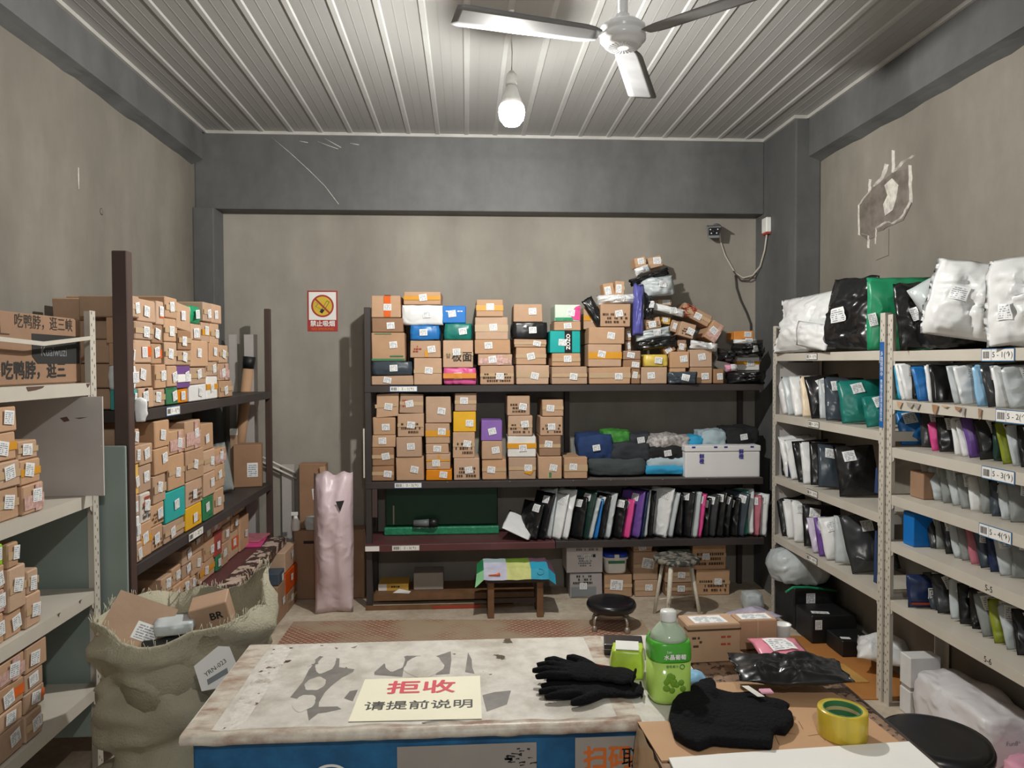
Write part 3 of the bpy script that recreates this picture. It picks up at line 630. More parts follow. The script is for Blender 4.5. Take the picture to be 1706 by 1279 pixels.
def carton(w, d, h, style, loc, rz, label, group, seed, roll=0.0, name='carton', has_label=True):
    rr = random.Random(seed)
    if style.startswith('b_'):
        c = style[2:]
        o = link('wrapped_parcel', soft_mesh('wrapped_parcel', 'poly_' + c, w, d, h, seed, 0.22, min(0.012, h * .07)), None, loc, (0, roll, rz))
        for v in o.data.vertices: v.co.y += d / 2
        tag(o, label, 'parcel', group)
        if c == 'pinkorange':
            MB().box(-w * .49, w * .49, -.016, -.012, h * .38, h * .68).build('orange_band', 'poly_orange', o)
        ym = min([v.co.y for v in o.data.vertices if abs(v.co.x) < w * .25 and abs(v.co.z - h * .5) < h * .25] or [0])
        if has_label: sticker(o, rr.uniform(-.1, .2) * w, h * .52, .05, .042, ym - .002, rr.uniform(-.15, .15))
        return o
    look, mat, tape, extra = STY[style]
    o = link('carton', box_mesh(w, d, h, mat, rr, 0.12 if extra == 'skew' else 0.0), None, loc, (0, roll, rz)); tag(o, label, 'box', group)
    y = -0.0016
    if tape:
        kind, tm = tape; tw = min(.045, h * .3, w * .3); mb = MB()
        if kind == 'h':
            mb.quad(-w * .495, w * .495, h * .5 - tw / 2, h * .5 + tw / 2, y)
        elif kind in ('v', 'v2'):
            tw = tw if kind == 'v' else tw * .6; x = rr.uniform(-.05, .05) * w
            zt = h if kind == 'v' else h * .45
            mb.quad(x - tw / 2, x + tw / 2, 0.004, zt - .004, y)
            if kind == 'v': mb.face([(x - tw / 2, 0.004, h + .0012), (x + tw / 2, 0.004, h + .0012), (x + tw / 2, d * .9, h + .0012), (x - tw / 2, d * .9, h + .0012)])
        elif kind == 'x':
            mb.quad(-w * .49, w * .49, h * .6 - .006, h * .6 + .006, y); mb.quad(-.006 + w * .03, .006 + w * .03, .004, h * .96, y - .0004)
        elif kind == 'w':
            mb.quad(-w * .47, w * .47, h * .15, h * .62, y); mb.quad(w * .05, w * .05 + min(.04, w * .3), .004, h * .97, y - .0004)
        elif kind == 'p':
            mb.quad(-w * .1, w * .48, h * .3, h * .72, y)
        mb.build('packing_tape', tm, o)
    if style[0] == 'k' and not tape and rr.random() < .45 and h > .07:
        mb = MB(); mb.quad(-w * .49, w * .49, h * .5 - .012, h * .5 + .012, y); mb.build('packing_tape', 'cream_tape', o)
    y2 = y - .0008
    if extra == 'print': marks(o, -w * .42, w * .42, h * .12, h * .62, y2, 'print_brown', rr, 3)
    elif extra == 'text':
        lettering(o, '板面', h * .38, 'print_black', (w * .12, y2, h * .38), FRONT, bold=.001); lettering(o, '甘', h * .2, 'print_black', (-w * .33, y2, h * .42), FRONT)
    elif extra == 'redprint': marks(o, -w * .40, -w * .12, h * .30, h * .72, y2, 'print_red', rr, 3)
    elif extra == 'green':
        mb = MB(); mb.quad(-w * .49, w * .49, .004, h * .09, y2); mb.quad(w * .05, w * .45, h * .16, h * .2, y2); mb.quad(-w * .4, w * .1, h * .93, h * .96, y2); mb.build('print', 'print_green', o)['kind'] = 'stuff'
    elif extra == 'greendab': MB().quad(-w * .05, w * .05, .01, h * .3, y2).build('print', 'print_green', o)
    elif extra == 'yellow': MB().face([(w * .05, y2, h * .3), (w * .3, y2, h * .2), (w * .42, y2, h * .42), (w * .2, y2, h * .5)]).build('print', 'yellow_tape', o)
    elif extra == 'scribble':
        mb = MB()
        for k in range(16):
            x, z, a = rr.uniform(-.46, -.02) * w, rr.uniform(.1, .9) * h, rr.uniform(0, 3.1); l = rr.uniform(.012, .035); c, s = math.cos(a) * l, math.sin(a) * l; px, pz = -s * .1, c * .1
            mb.face([(x - c - px, y2, z - s - pz), (x + c - px, y2, z + s - pz), (x + c + px, y2, z + s + pz), (x - c + px, y2, z - s + pz)])
        mb.build('print', 'print_red', o)['kind'] = 'stuff'
    elif extra == 'whiteorange': MB().box(-w * .5 - .001, w * .5 + .001, -.0018, d * .5, h * .42, h * .66).build('orange_band', 'yellow_tape', o)
    elif extra == 'purplewhite': MB().box(-w * .5 - .001, w * .5 + .001, -.0018, d * .5, h * .28, h * .62).build('white_band', 'paper_white', o)
    elif extra == 'whiteyellow': MB().box(w * .22, w * .5 + .001, -.0018, d * .4, .002, h * .96).build('yellow_band', 'yellow_tape', o)
    elif extra == 'whitered':
        MB().box(-w * .5 - .001, w * .5 + .001, -.001, d, h * .93, h + .001).build('red_top', 'print_red', o)
        marks(o, -w * .25, w * .4, h * .72, h * .84, y2, 'print_grey', rr, 1); marks(o, -w * .2, w * .2, h * .2, h * .6, y2, 'print_grey', rr, 5)
        MB().quad(w * .22, w * .29, h * .52, h * .62, y2).build('print', 'print_black', o)
    elif extra == 'silver':
        MB().quad(-w * .46, w * .3, h * .08, h * .45, y2).build('print', 'print_grey', o); marks(o, -w * .45, w * .2, h * .55, h * .95, y2 , 'print_black', rr, 3)
    elif extra == 'print' or extra == 'print2': pass
    elif extra == 'floral':
        MB().face([(w * .15, y2, h * .1), (w * .48, y2, h * .05), (w * .48, y2, h * .95), (w * .3, y2, h * .85), (w * .12, y2, h * .5)]).build('print', 'poly_hotpink', o)
        MB().quad(-w * .48, w * .2, h * .04, h * .22, y2 - .0004).build('print', 'poly_green', o)
    elif extra == 'zozo':
        MB().box(-w * .02, w * .22, -.0018, d * .5, 0.002, h * .99).build('black_band', 'poly_black', o)
        lettering(o, 'ZOZO', h * .24, 'paper_white', (w * .1, -.0026, h * .5), (R(90), R(-90), 0), name='lettering', bold=.0015)
    elif extra == 'yellow': MB().quad(-w * .2, w * .2, h * .15, h * .85, y2).build('print', 'paper_white', o)
    elif extra == 'blue': marks(o, -w * .4, w * .4, h * .62, h * .74, y2, 'paper_white', rr, 1)
    if style == 'c_print':
        marks(o, -w * .4, w * .4, h * .55, h * .92, y2, 'print_red', rr, 2); marks(o, -w * .4, w * .4, h * .1, h * .5, y2, 'print_grey', rr, 3)
    if has_label:
        lw, lh = (.05, .043) if extra != 'biglabel' else (min(.085, w * .6), min(.07, h * .6))
        lw, lh = min(lw, w * .55), min(lh, h * .6)
        sticker(o, rr.uniform(-.12, .22) * w, h * rr.uniform(.42, .60), lw, lh, y - .0016, rr.uniform(-.22, .22))
    return o

BOXES = [
 ["BT",0,0,5,"Y",-0.621,-0.349,1.461,1.523,4.862,0.283,0,"k"],
 ["BT",0,1,5,"Y",-0.62,-0.353,1.524,1.615,4.861,0.31,0,"b_slate"],
 ["BT",0,2,5,"Y",-0.619,-0.401,1.616,1.804,4.864,0.301,0,"kg"],
 ["BT",0,3,5,"Y",-0.618,-0.412,1.805,1.9,4.866,0.26,0,"kd"],
 ["BT",0,4,5,"Y",-0.617,-0.428,1.901,2.045,4.865,0.258,0,"ko"],
 ["BT",1,0,5,"Y",-0.347,-0.162,1.461,1.638,4.861,0.261,0,"k"],
 ["BT",1,1,5,"Y",-0.371,-0.17,1.639,1.752,4.87,0.291,0,"kyr"],
 ["BT",1,2,5,"Y",-0.37,-0.174,1.753,1.851,4.863,0.266,0,"b_blue"],
 ["BT",1,3,5,"Y",-0.426,-0.148,1.852,1.984,4.871,0.308,0,"b_white"],
 ["BT",1,4,5,"Y",-0.409,-0.168,1.985,2.071,4.865,0.304,0,"ky"],
 ["BT",2,0,4,"Y",-0.155,0.063,1.461,1.572,4.861,0.338,0,"b_pinkorange"],
 ["BT",2,1,4,"Y",-0.154,0.045,1.573,1.752,4.863,0.328,0,"ktext"],
 ["BT",2,2,4,"Y",-0.146,0.034,1.753,1.864,4.861,0.267,0,"b_teal"],
 ["BT",2,3,4,"Y",-0.158,-0.003,1.865,1.978,4.87,0.281,0,"c_blue"],
 ["BT",3,0,5,"Y",0.086,0.311,1.461,1.586,4.867,0.27,0,"kt"],
 ["BT",3,1,5,"Y",0.074,0.299,1.587,1.662,4.864,0.309,0,"kr"],
 ["BT",3,2,5,"Y",0.053,0.288,1.663,1.755,4.861,0.302,0,"k"],
 ["BT",3,3,5,"Y",0.054,0.274,1.756,1.906,4.862,0.26,0,"kb"],
 ["BT",3,4,5,"Y",0.063,0.242,1.907,2.021,4.865,0.313,0,"ky"],
 ["BT",4,0,5,"Y",0.326,0.544,1.461,1.59,4.867,0.282,0,"kc"],
 ["BT",4,1,5,"Y",0.322,0.527,1.591,1.705,4.864,0.294,0,"k"],
 ["BT",4,2,5,"Y",0.312,0.527,1.706,1.76,4.868,0.323,0,"kc"],
 ["BT",4,3,5,"Y",0.301,0.536,1.761,1.872,4.867,0.276,0,"b_black"],
 ["BT",4,4,5,"Y",0.308,0.502,1.873,1.991,4.871,0.3,0,"k"],
 ["BT",5,0,5,"Y",0.561,0.799,1.461,1.579,4.863,0.317,0,"k"],
 ["BT",5,1,5,"Y",0.561,0.753,1.58,1.667,4.861,0.338,0,"k"],
 ["BT",5,2,5,"Y",0.549,0.754,1.668,1.815,4.869,0.291,0,"c_zozo"],
 ["BT",5,3,5,"Y",0.577,0.755,1.816,1.876,4.866,0.268,0,"k"],
 ["BT",5,4,5,"Y",0.581,0.755,1.877,1.989,4.868,0.258,0,"c_floral"],
 ["BT",6,0,4,"Y",0.811,1.09,1.461,1.575,4.867,0.32,0,"kc"],
 ["BT",6,1,4,"Y",0.804,1.03,1.576,1.726,4.864,0.329,0,"ky"],
 ["BT",6,2,4,"Y",0.807,1.051,1.727,1.841,4.867,0.314,0,"k"],
 ["BT",6,3,4,"Y",0.883,1.089,1.842,1.993,4.865,0.304,0,"kt"],
 ["BT",7,0,3,"Y",1.096,1.154,1.461,1.561,4.871,0.326,0,"kd"],
 ["BT",7,1,3,"Y",1.04,1.158,1.562,1.622,4.868,0.295,0,"kd"],
 ["BT",7,2,3,"Y",1.04,1.158,1.623,1.683,4.868,0.26,0,"kd"],
 ["BT",8,0,2,"Y",1.16,1.337,1.461,1.574,4.872,0.31,0,"k"],
 ["BT",8,1,2,"Y",1.185,1.343,1.575,1.656,4.863,0.325,0,"b_yellow"],
 ["BT",9,0,2,"Y",1.357,1.464,1.461,1.565,4.868,0.288,0,"k"],
 ["BT",9,1,2,"Y",1.356,1.486,1.566,1.677,4.866,0.257,0,"k"],
 ["BT",10,0,2,"Y",1.494,1.643,1.461,1.57,4.861,0.269,0,"k"],
 ["BT",10,1,2,"Y",1.494,1.644,1.571,1.69,4.869,0.26,0,"k"],
 ["BT",11,0,1,"Y",1.652,1.721,1.461,1.559,4.863,0.266,0,"kd"],
 ["BM",0,0,5,"Y",-0.622,-0.48,0.832,0.931,4.87,0.254,0,"kd"],
 ["BM",0,1,5,"Y",-0.621,-0.477,0.932,1.052,4.865,0.231,0,"kd"],
 ["BM",0,2,5,"Y",-0.62,-0.468,1.053,1.133,4.871,0.266,0,"k"],
 ["BM",0,3,5,"Y",-0.615,-0.467,1.134,1.25,4.87,0.286,0,"k"],
 ["BM",0,4,5,"Y",-0.593,-0.448,1.251,1.405,4.865,0.246,-5,"kskew"],
 ["BM",1,0,4,"Y",-0.467,-0.285,0.832,0.987,4.871,0.252,0,"k"],
 ["BM",1,1,4,"Y",-0.463,-0.295,0.988,1.121,4.862,0.297,0,"k"],
 ["BM",1,2,4,"Y",-0.455,-0.283,1.122,1.274,4.863,0.238,0,"kt"],
 ["BM",1,3,4,"Y",-0.441,-0.287,1.275,1.403,4.866,0.243,2,"kredprint"],
 ["BM",2,0,5,"Y",-0.272,-0.101,0.832,0.902,4.863,0.269,0,"c_orange"],
 ["BM",2,1,5,"Y",-0.27,-0.11,0.903,1.005,4.865,0.225,0,"kx"],
 ["BM",2,2,5,"Y",-0.271,-0.12,1.006,1.073,4.867,0.253,0,"k"],
 ["BM",2,3,5,"Y",-0.273,-0.111,1.074,1.209,4.868,0.296,0,"ky"],
 ["BM",2,4,5,"Y",-0.272,-0.104,1.21,1.386,4.867,0.264,0,"k"],
 ["BM",3,0,4,"Y",-0.087,0.082,0.832,0.977,4.861,0.276,0,"kt"],
 ["BM",3,1,4,"Y",-0.094,0.052,0.978,1.149,4.869,0.292,0,"kt"],
 ["BM",3,2,4,"Y",-0.09,0.06,1.15,1.285,4.87,0.291,0,"c_yellow"],
 ["BM",3,3,4,"Y",-0.081,0.064,1.286,1.407,4.865,0.254,0,"k"],
 ["BM",4,0,3,"Y",0.097,0.258,0.832,0.966,4.868,0.233,0,"k"],
 ["BM",4,1,3,"Y",0.095,0.234,0.967,1.089,4.861,0.23,0,"k"],
 ["BM",4,2,3,"Y",0.093,0.233,1.09,1.225,4.862,0.241,0,"c_purple"],
 ["BM",5,0,4,"Y",0.273,0.456,0.832,0.98,4.861,0.251,0,"kyp"],
 ["BM",5,1,4,"Y",0.266,0.457,0.981,1.119,4.862,0.225,0,"c_whiteorange"],
 ["BM",5,2,4,"Y",0.269,0.433,1.12,1.254,4.864,0.233,0,"kt"],
 ["BM",5,3,4,"Y",0.266,0.416,1.255,1.389,4.87,0.227,0,"kt"],
 ["BM",6,0,4,"Y",0.469,0.63,0.832,0.984,4.862,0.271,0,"kgp"],
 ["BM",6,1,4,"Y",0.476,0.62,0.985,1.12,4.864,0.244,0,"kd"],
 ["BM",6,2,4,"Y",0.483,0.635,1.121,1.247,4.861,0.252,0,"kt"],
 ["BM",6,3,4,"Y",0.498,0.641,1.248,1.359,4.872,0.289,0,"k"],
 ["BM",7,0,1,"Y",0.643,0.801,0.832,0.976,4.866,0.26,0,"kc"],
 ["ST",0,0,5,"X",2.959,3.01,1.422,1.501,-1.301,0.324,0,"c_teal"],
 ["ST",0,1,5,"X",2.924,3.001,1.502,1.595,-1.303,0.351,0,"b_white"],
 ["ST",0,2,5,"X",2.916,2.998,1.596,1.683,-1.302,0.402,0,"ky"],
 ["ST",0,3,5,"X",2.913,2.992,1.684,1.784,-1.311,0.317,0,"k"],
 ["ST",0,4,5,"X",2.911,3.043,1.785,1.87,-1.302,0.37,0,"kc"],
 ["ST",1,0,5,"X",3.021,3.162,1.422,1.507,-1.3,0.372,0,"kblack"],
 ["ST",1,1,5,"X",3.01,3.18,1.508,1.605,-1.312,0.37,0,"k"],
 ["ST",1,2,5,"X",3.007,3.163,1.606,1.699,-1.308,0.406,0,"korange"],
 ["ST",1,3,5,"X",3.01,3.173,1.7,1.773,-1.304,0.342,0,"kc"],
 ["ST",1,4,5,"X",3.051,3.218,1.774,1.866,-1.309,0.333,0,"k"],
 ["ST",2,0,5,"X",3.167,3.3,1.422,1.496,-1.309,0.371,0,"k"],
 ["ST",2,1,5,"X",3.188,3.299,1.497,1.601,-1.303,0.35,0,"k"],
 ["ST",2,2,5,"X",3.174,3.28,1.602,1.688,-1.312,0.4,0,"korange"],
 ["ST",2,3,5,"X",3.181,3.288,1.689,1.768,-1.31,0.405,0,"kd"],
 ["ST",2,4,5,"X",3.223,3.299,1.769,1.871,-1.309,0.401,0,"korange"],
 ["ST",3,0,5,"X",3.31,3.434,1.422,1.5,-1.306,0.339,0,"c_green"],
 ["ST",3,1,5,"X",3.305,3.413,1.501,1.595,-1.3,0.352,0,"k"],
 ["ST",3,2,5,"X",3.294,3.417,1.596,1.699,-1.303,0.318,0,"k"],
 ["ST",3,3,5,"X",3.305,3.434,1.7,1.803,-1.308,0.342,0,"k"],
 ["ST",3,4,5,"X",3.306,3.441,1.804,1.897,-1.305,0.415,0,"k"],
 ["ST",4,0,5,"X",3.441,3.567,1.422,1.489,-1.312,0.413,0,"c_orange"],
 ["ST",4,1,5,"X",3.423,3.589,1.49,1.594,-1.304,0.415,0,"c_purplewhite"],
 ["ST",4,2,5,"X",3.426,3.596,1.595,1.665,-1.303,0.338,0,"k"],
 ["ST",4,3,5,"X",3.443,3.599,1.666,1.757,-1.302,0.336,0,"kd"],
 ["ST",4,4,5,"X",3.45,3.613,1.758,1.879,-1.311,0.381,5,"k"],
 ["ST",5,0,5,"X",3.577,3.799,1.422,1.502,-1.306,0.403,0,"c_white"],
 ["ST",5,1,5,"X",3.6,3.807,1.503,1.587,-1.31,0.384,0,"k"],
 ["ST",5,2,5,"X",3.608,3.837,1.588,1.718,-1.308,0.324,0,"k"],
 ["ST",5,3,5,"X",3.617,3.751,1.719,1.795,-1.309,0.411,0,"kl"],
 ["ST",5,4,5,"X",3.62,3.754,1.796,1.884,-1.306,0.394,0,"b_green"],
 ["ST",6,0,5,"X",3.81,3.98,1.422,1.539,-1.309,0.334,0,"c_whiteorange"],
 ["ST",6,1,5,"X",3.82,3.984,1.54,1.614,-1.31,0.35,0,"kc"],
 ["ST",6,2,5,"X",3.85,4.006,1.615,1.708,-1.305,0.417,0,"k"],
 ["ST",6,3,5,"X",3.765,3.873,1.709,1.813,-1.311,0.357,0,"ky"],
 ["ST",6,4,5,"X",3.765,3.888,1.814,1.911,-1.302,0.391,0,"k"],
 ["ST",7,0,5,"X",4.005,4.203,1.422,1.511,-1.302,0.328,0,"k"],
 ["ST",7,1,5,"X",4.002,4.178,1.512,1.605,-1.31,0.41,0,"kr"],
 ["ST",7,2,5,"X",4.019,4.158,1.606,1.703,-1.31,0.33,0,"k"],
 ["ST",7,3,5,"X",3.881,4.01,1.704,1.812,-1.308,0.418,0,"k"],
 ["ST",7,4,5,"X",3.9,4.048,1.813,1.914,-1.307,0.352,0,"k"],
 ["SM",0,0,6,"X",2.912,2.96,0.817,0.895,-1.3,0.329,0,"k"],
 ["SM",0,1,6,"X",2.912,2.963,0.896,0.997,-1.308,0.417,0,"c_white"],
 ["SM",0,2,6,"X",2.915,2.973,0.998,1.082,-1.311,0.37,0,"k"],
 ["SM",0,3,6,"X",2.919,2.977,1.083,1.206,-1.31,0.361,0,"c_yellow"],
 ["SM",0,4,6,"X",2.908,2.953,1.207,1.279,-1.303,0.402,0,"k"],
 ["SM",0,5,6,"X",2.91,2.955,1.28,1.345,-1.304,0.341,0,"k"],
 ["SM",1,0,4,"X",2.967,3.134,0.817,0.958,-1.307,0.34,0,"ky"],
 ["SM",1,1,4,"X",2.972,3.125,0.959,1.079,-1.305,0.342,0,"c_print"],
 ["SM",1,2,4,"X",2.984,3.152,1.08,1.192,-1.311,0.329,0,"k"],
 ["SM",1,3,4,"X",2.966,3.156,1.193,1.277,-1.305,0.352,0,"k"],
 ["SM",2,0,5,"X",3.143,3.257,0.817,0.918,-1.311,0.376,0,"kt"],
 ["SM",2,1,5,"X",3.138,3.272,0.919,1.012,-1.311,0.359,0,"kt"],
 ["SM",2,2,5,"X",3.16,3.288,1.013,1.133,-1.306,0.368,0,"kc"],
 ["SM",2,3,5,"X",3.163,3.306,1.134,1.245,-1.3,0.37,0,"k"],
 ["SM",2,4,5,"X",3.174,3.321,1.246,1.361,-1.302,0.361,0,"k"],
 ["SM",3,0,4,"X",3.268,3.506,0.817,0.903,-1.31,0.315,0,"k"],
 ["SM",3,1,4,"X",3.285,3.502,0.904,1.04,-1.306,0.333,0,"c_teal"],
 ["SM",3,2,4,"X",3.321,3.498,1.041,1.196,-1.307,0.391,0,"k"],
 ["SM",3,3,4,"X",3.327,3.505,1.197,1.304,-1.306,0.349,0,"kr"],
 ["SM",4,0,4,"X",3.523,3.727,0.817,0.925,-1.309,0.373,0,"c_yellow"],
 ["SM",4,1,4,"X",3.519,3.732,0.926,1.047,-1.307,0.326,0,"kt"],
 ["SM",4,2,4,"X",3.524,3.741,1.048,1.192,-1.303,0.341,0,"k"],
 ["SM",4,3,4,"X",3.517,3.713,1.193,1.332,-1.306,0.396,0,"kr"],
 ["SM",5,0,4,"X",3.741,3.886,0.817,0.934,-1.309,0.374,0,"c_green"],
 ["SM",5,1,4,"X",3.749,3.909,0.935,1.053,-1.305,0.411,0,"k"],
 ["SM",5,2,4,"X",3.754,3.914,1.054,1.168,-1.306,0.379,0,"k"],
 ["SM",5,3,4,"X",3.728,3.908,1.169,1.303,-1.308,0.369,0,"k"],
 ["SM",6,0,3,"X",3.901,4.048,0.817,0.943,-1.306,0.362,0,"kc"],
 ["SM",6,1,3,"X",3.919,4.085,0.944,1.067,-1.311,0.365,0,"k"],
 ["SM",6,2,3,"X",3.923,4.106,1.068,1.154,-1.311,0.388,0,"kr"],
 ["SB",0,0,2,"X",3.111,3.379,0.454,0.514,-1.383,0.296,0,"k"],
 ["SB",0,1,2,"X",3.15,3.416,0.515,0.575,-1.391,0.267,0,"kc"],
 ["SB",1,0,2,"X",3.416,3.533,0.454,0.544,-1.382,0.288,0,"kt"],
 ["SB",1,1,2,"X",3.419,3.536,0.545,0.625,-1.385,0.234,0,"kc"],
 ["SB",2,0,2,"X",3.549,3.65,0.454,0.551,-1.383,0.23,0,"k"],
 ["SB",2,1,2,"X",3.548,3.654,0.552,0.635,-1.388,0.23,0,"k"],
 ["SB",3,0,3,"X",3.665,3.776,0.454,0.545,-1.391,0.284,0,"kt"],
 ["SB",3,1,3,"X",3.676,3.78,0.546,0.615,-1.389,0.237,0,"k"],
 ["SB",3,2,3,"X",3.663,3.782,0.616,0.692,-1.382,0.275,0,"k"],
 ["SB",4,0,3,"X",3.789,3.854,0.454,0.524,-1.392,0.291,0,"k"],
 ["SB",4,1,3,"X",3.798,3.95,0.525,0.63,-1.391,0.241,0,"kc"],
 ["SB",4,2,3,"X",3.808,3.967,0.631,0.761,-1.386,0.255,0,"k"],
 ["SB",5,0,3,"X",3.904,4.136,0.454,0.552,-1.39,0.299,0,"ky"],
 ["SB",5,1,3,"X",3.973,4.13,0.553,0.662,-1.385,0.237,0,"k"],
 ["SB",5,2,3,"X",3.977,4.099,0.663,0.754,-1.384,0.264,0,"k"],
 ["SB",6,0,3,"X",4.146,4.225,0.454,0.54,-1.384,0.24,0,"c_green"],
 ["SB",6,1,3,"X",4.112,4.236,0.541,0.676,-1.38,0.279,0,"c_red"],
 ["SB",6,2,3,"X",4.072,4.241,0.677,0.749,-1.385,0.267,0,"kr"],
 ["SB",7,0,3,"X",4.243,4.354,0.454,0.581,-1.384,0.226,0,"kc"],
 ["SB",7,1,3,"X",4.275,4.403,0.582,0.679,-1.386,0.272,0,"k"],
 ["SB",7,2,3,"X",4.258,4.474,0.68,0.761,-1.392,0.23,0,"k"],
 ["SB",8,0,3,"X",4.364,4.56,0.454,0.611,-1.392,0.284,0,"korange"],
 ["SB",8,1,3,"X",4.421,4.566,0.612,0.692,-1.383,0.233,0,"kt"],
 ["SB",8,2,3,"X",4.485,4.709,0.693,0.761,-1.389,0.228,0,"k"],
 ["SB",9,0,1,"X",4.573,4.754,0.454,0.662,-1.382,0.245,0,"k"],
 ["C2",0,0,4,"X",2.266,2.411,1.122,1.222,-1.411,0.257,0,"k"],
 ["C2",0,1,4,"X",2.269,2.408,1.223,1.305,-1.403,0.286,0,"k"],
 ["C2",0,2,4,"X",2.272,2.405,1.306,1.393,-1.411,0.236,0,"ky"],
 ["C2",0,3,4,"X",2.275,2.408,1.394,1.474,-1.408,0.268,0,"k"],
 ["C2",1,0,3,"X",2.416,2.534,1.122,1.216,-1.401,0.232,0,"kr"],
 ["C2",1,1,3,"X",2.41,2.523,1.217,1.296,-1.405,0.277,0,"ky"],
 ["C2",1,2,3,"X",2.412,2.518,1.297,1.358,-1.411,0.23,0,"kb"],
 ["C3",0,0,4,"X",2.258,2.321,0.757,0.849,-1.41,0.273,0,"k"],
 ["C3",0,1,4,"X",2.261,2.33,0.85,0.919,-1.41,0.231,0,"kr"],
 ["C3",0,2,4,"X",2.263,2.33,0.92,0.995,-1.41,0.23,0,"k"],
 ["C3",0,3,4,"X",2.266,2.315,0.996,1.061,-1.404,0.259,0,"c_lime"],
 ["C3",1,0,3,"X",2.329,2.409,0.757,0.836,-1.411,0.266,0,"k"],
 ["C3",1,1,3,"X",2.336,2.426,0.837,0.973,-1.402,0.245,0,"k"],
 ["C3",1,2,3,"X",2.336,2.392,0.974,1.05,-1.403,0.265,0,"k"],
 ["C3",2,0,2,"X",2.422,2.503,0.757,0.863,-1.402,0.233,0,"k"],
 ["C3",2,1,2,"X",2.432,2.492,0.864,0.94,-1.402,0.229,0,"kl"],
 ["C4",0,0,4,"X",2.244,2.398,0.397,0.485,-1.404,0.248,0,"k"],
 ["C4",0,1,4,"X",2.248,2.398,0.486,0.547,-1.403,0.282,0,"k"],
 ["C4",0,2,4,"X",2.251,2.401,0.548,0.621,-1.402,0.263,0,"korange"],
 ["C4",0,3,4,"X",2.254,2.408,0.622,0.699,-1.4,0.251,0,"kr"],
 ["C4",1,0,4,"X",2.402,2.495,0.397,0.484,-1.4,0.244,0,"k"],
 ["C4",1,1,4,"X",2.408,2.522,0.485,0.549,-1.407,0.28,0,"korange"],
 ["C4",1,2,4,"X",2.41,2.517,0.55,0.612,-1.406,0.239,0,"k"],
 ["C4",1,3,4,"X",2.413,2.531,0.613,0.699,-1.401,0.295,0,"k"],
 ["FB",0,0,2,"X",4.061,4.303,0.002,0.088,-1.155,0.286,0,"c_whiteyellow"],
 ["FB",0,1,2,"X",3.881,4.183,0.089,0.275,-1.16,0.262,0,"k"],
 ["FB",1,0,2,"X",4.316,4.513,0.002,0.131,-1.156,0.254,0,"c_print"],
 ["FB",1,1,2,"X",4.196,4.34,0.132,0.289,-1.162,0.277,0,"c_print"],
 ["FB",2,0,2,"X",4.565,4.786,0.002,0.235,-1.16,0.251,0,"kd"],
 ["FB",2,1,2,"X",4.594,4.733,0.236,0.311,-1.158,0.278,0,"c_navy"],
 ["FB",3,0,3,"X",4.797,5.048,0.002,0.124,-1.154,0.255,0,"kd"],
 ["FB",3,1,3,"X",4.747,5.055,0.125,0.263,-1.152,0.229,0,"c_redorange"],
 ["FB",3,2,3,"X",4.766,5.054,0.264,0.399,-1.159,0.23,0,"k"],
 ["FS",0,0,2,"Y",0.693,0.917,0.002,0.172,4.952,0.228,0,"c_silver"],
 ["FS",0,1,2,"Y",0.667,0.923,0.173,0.377,4.96,0.216,0,"c_whitered"],
 ["FS",1,0,1,"Y",0.931,1.124,0.002,0.158,4.958,0.271,0,"kl"],
 ["FS",2,0,3,"Y",1.14,1.302,0.002,0.114,4.953,0.23,0,"k"],
 ["FS",2,1,3,"Y",1.131,1.302,0.115,0.311,4.956,0.231,0,"kl"],
 ["FS",2,2,3,"Y",1.131,1.26,0.312,0.377,4.955,0.221,0,"kc"],
 ["FS",3,0,3,"Y",1.351,1.561,0.002,0.092,4.962,0.228,0,"kd"],
 ["FS",3,1,3,"Y",1.351,1.555,0.093,0.213,4.957,0.278,0,"kc"],
 ["FS",3,2,3,"Y",1.374,1.531,0.214,0.324,4.962,0.227,0,"c_darkgreen"],
 ["FS",4,0,2,"Y",1.569,1.804,0.002,0.179,4.954,0.232,0,"kt"],
 ["FS",4,1,2,"Y",1.541,1.779,0.18,0.377,4.955,0.21,0,"kt"]]
SHELF = {'BT': ('from left, back rack upper shelf', 'cartons on the upper shelf of the back rack'), 'BM': ('from left, back rack middle shelf', 'cartons on the middle shelf of the back rack'),
         'ST': ('from near post, brown side rack top', 'cartons on the top shelf of the brown side rack'), 'SM': ('from near post, brown side rack middle', 'cartons on the middle shelf of the brown side rack'), 'SB': ('from near post, brown side rack low', 'cartons on the low shelf of the brown side rack'),
         'C2': ('from picture edge, side steel rack second shelf', 'cartons on the side steel rack'), 'C3': ('from picture edge, side steel rack third shelf', 'cartons on the side steel rack'), 'C4': ('from picture edge, side steel rack lowest shelf', 'cartons on the side steel rack'),
         'FB': ('on floor under brown side rack', 'cartons on the floor under the brown side rack'), 'FS': ('on floor under back rack', 'cartons on the floor under the back rack')}
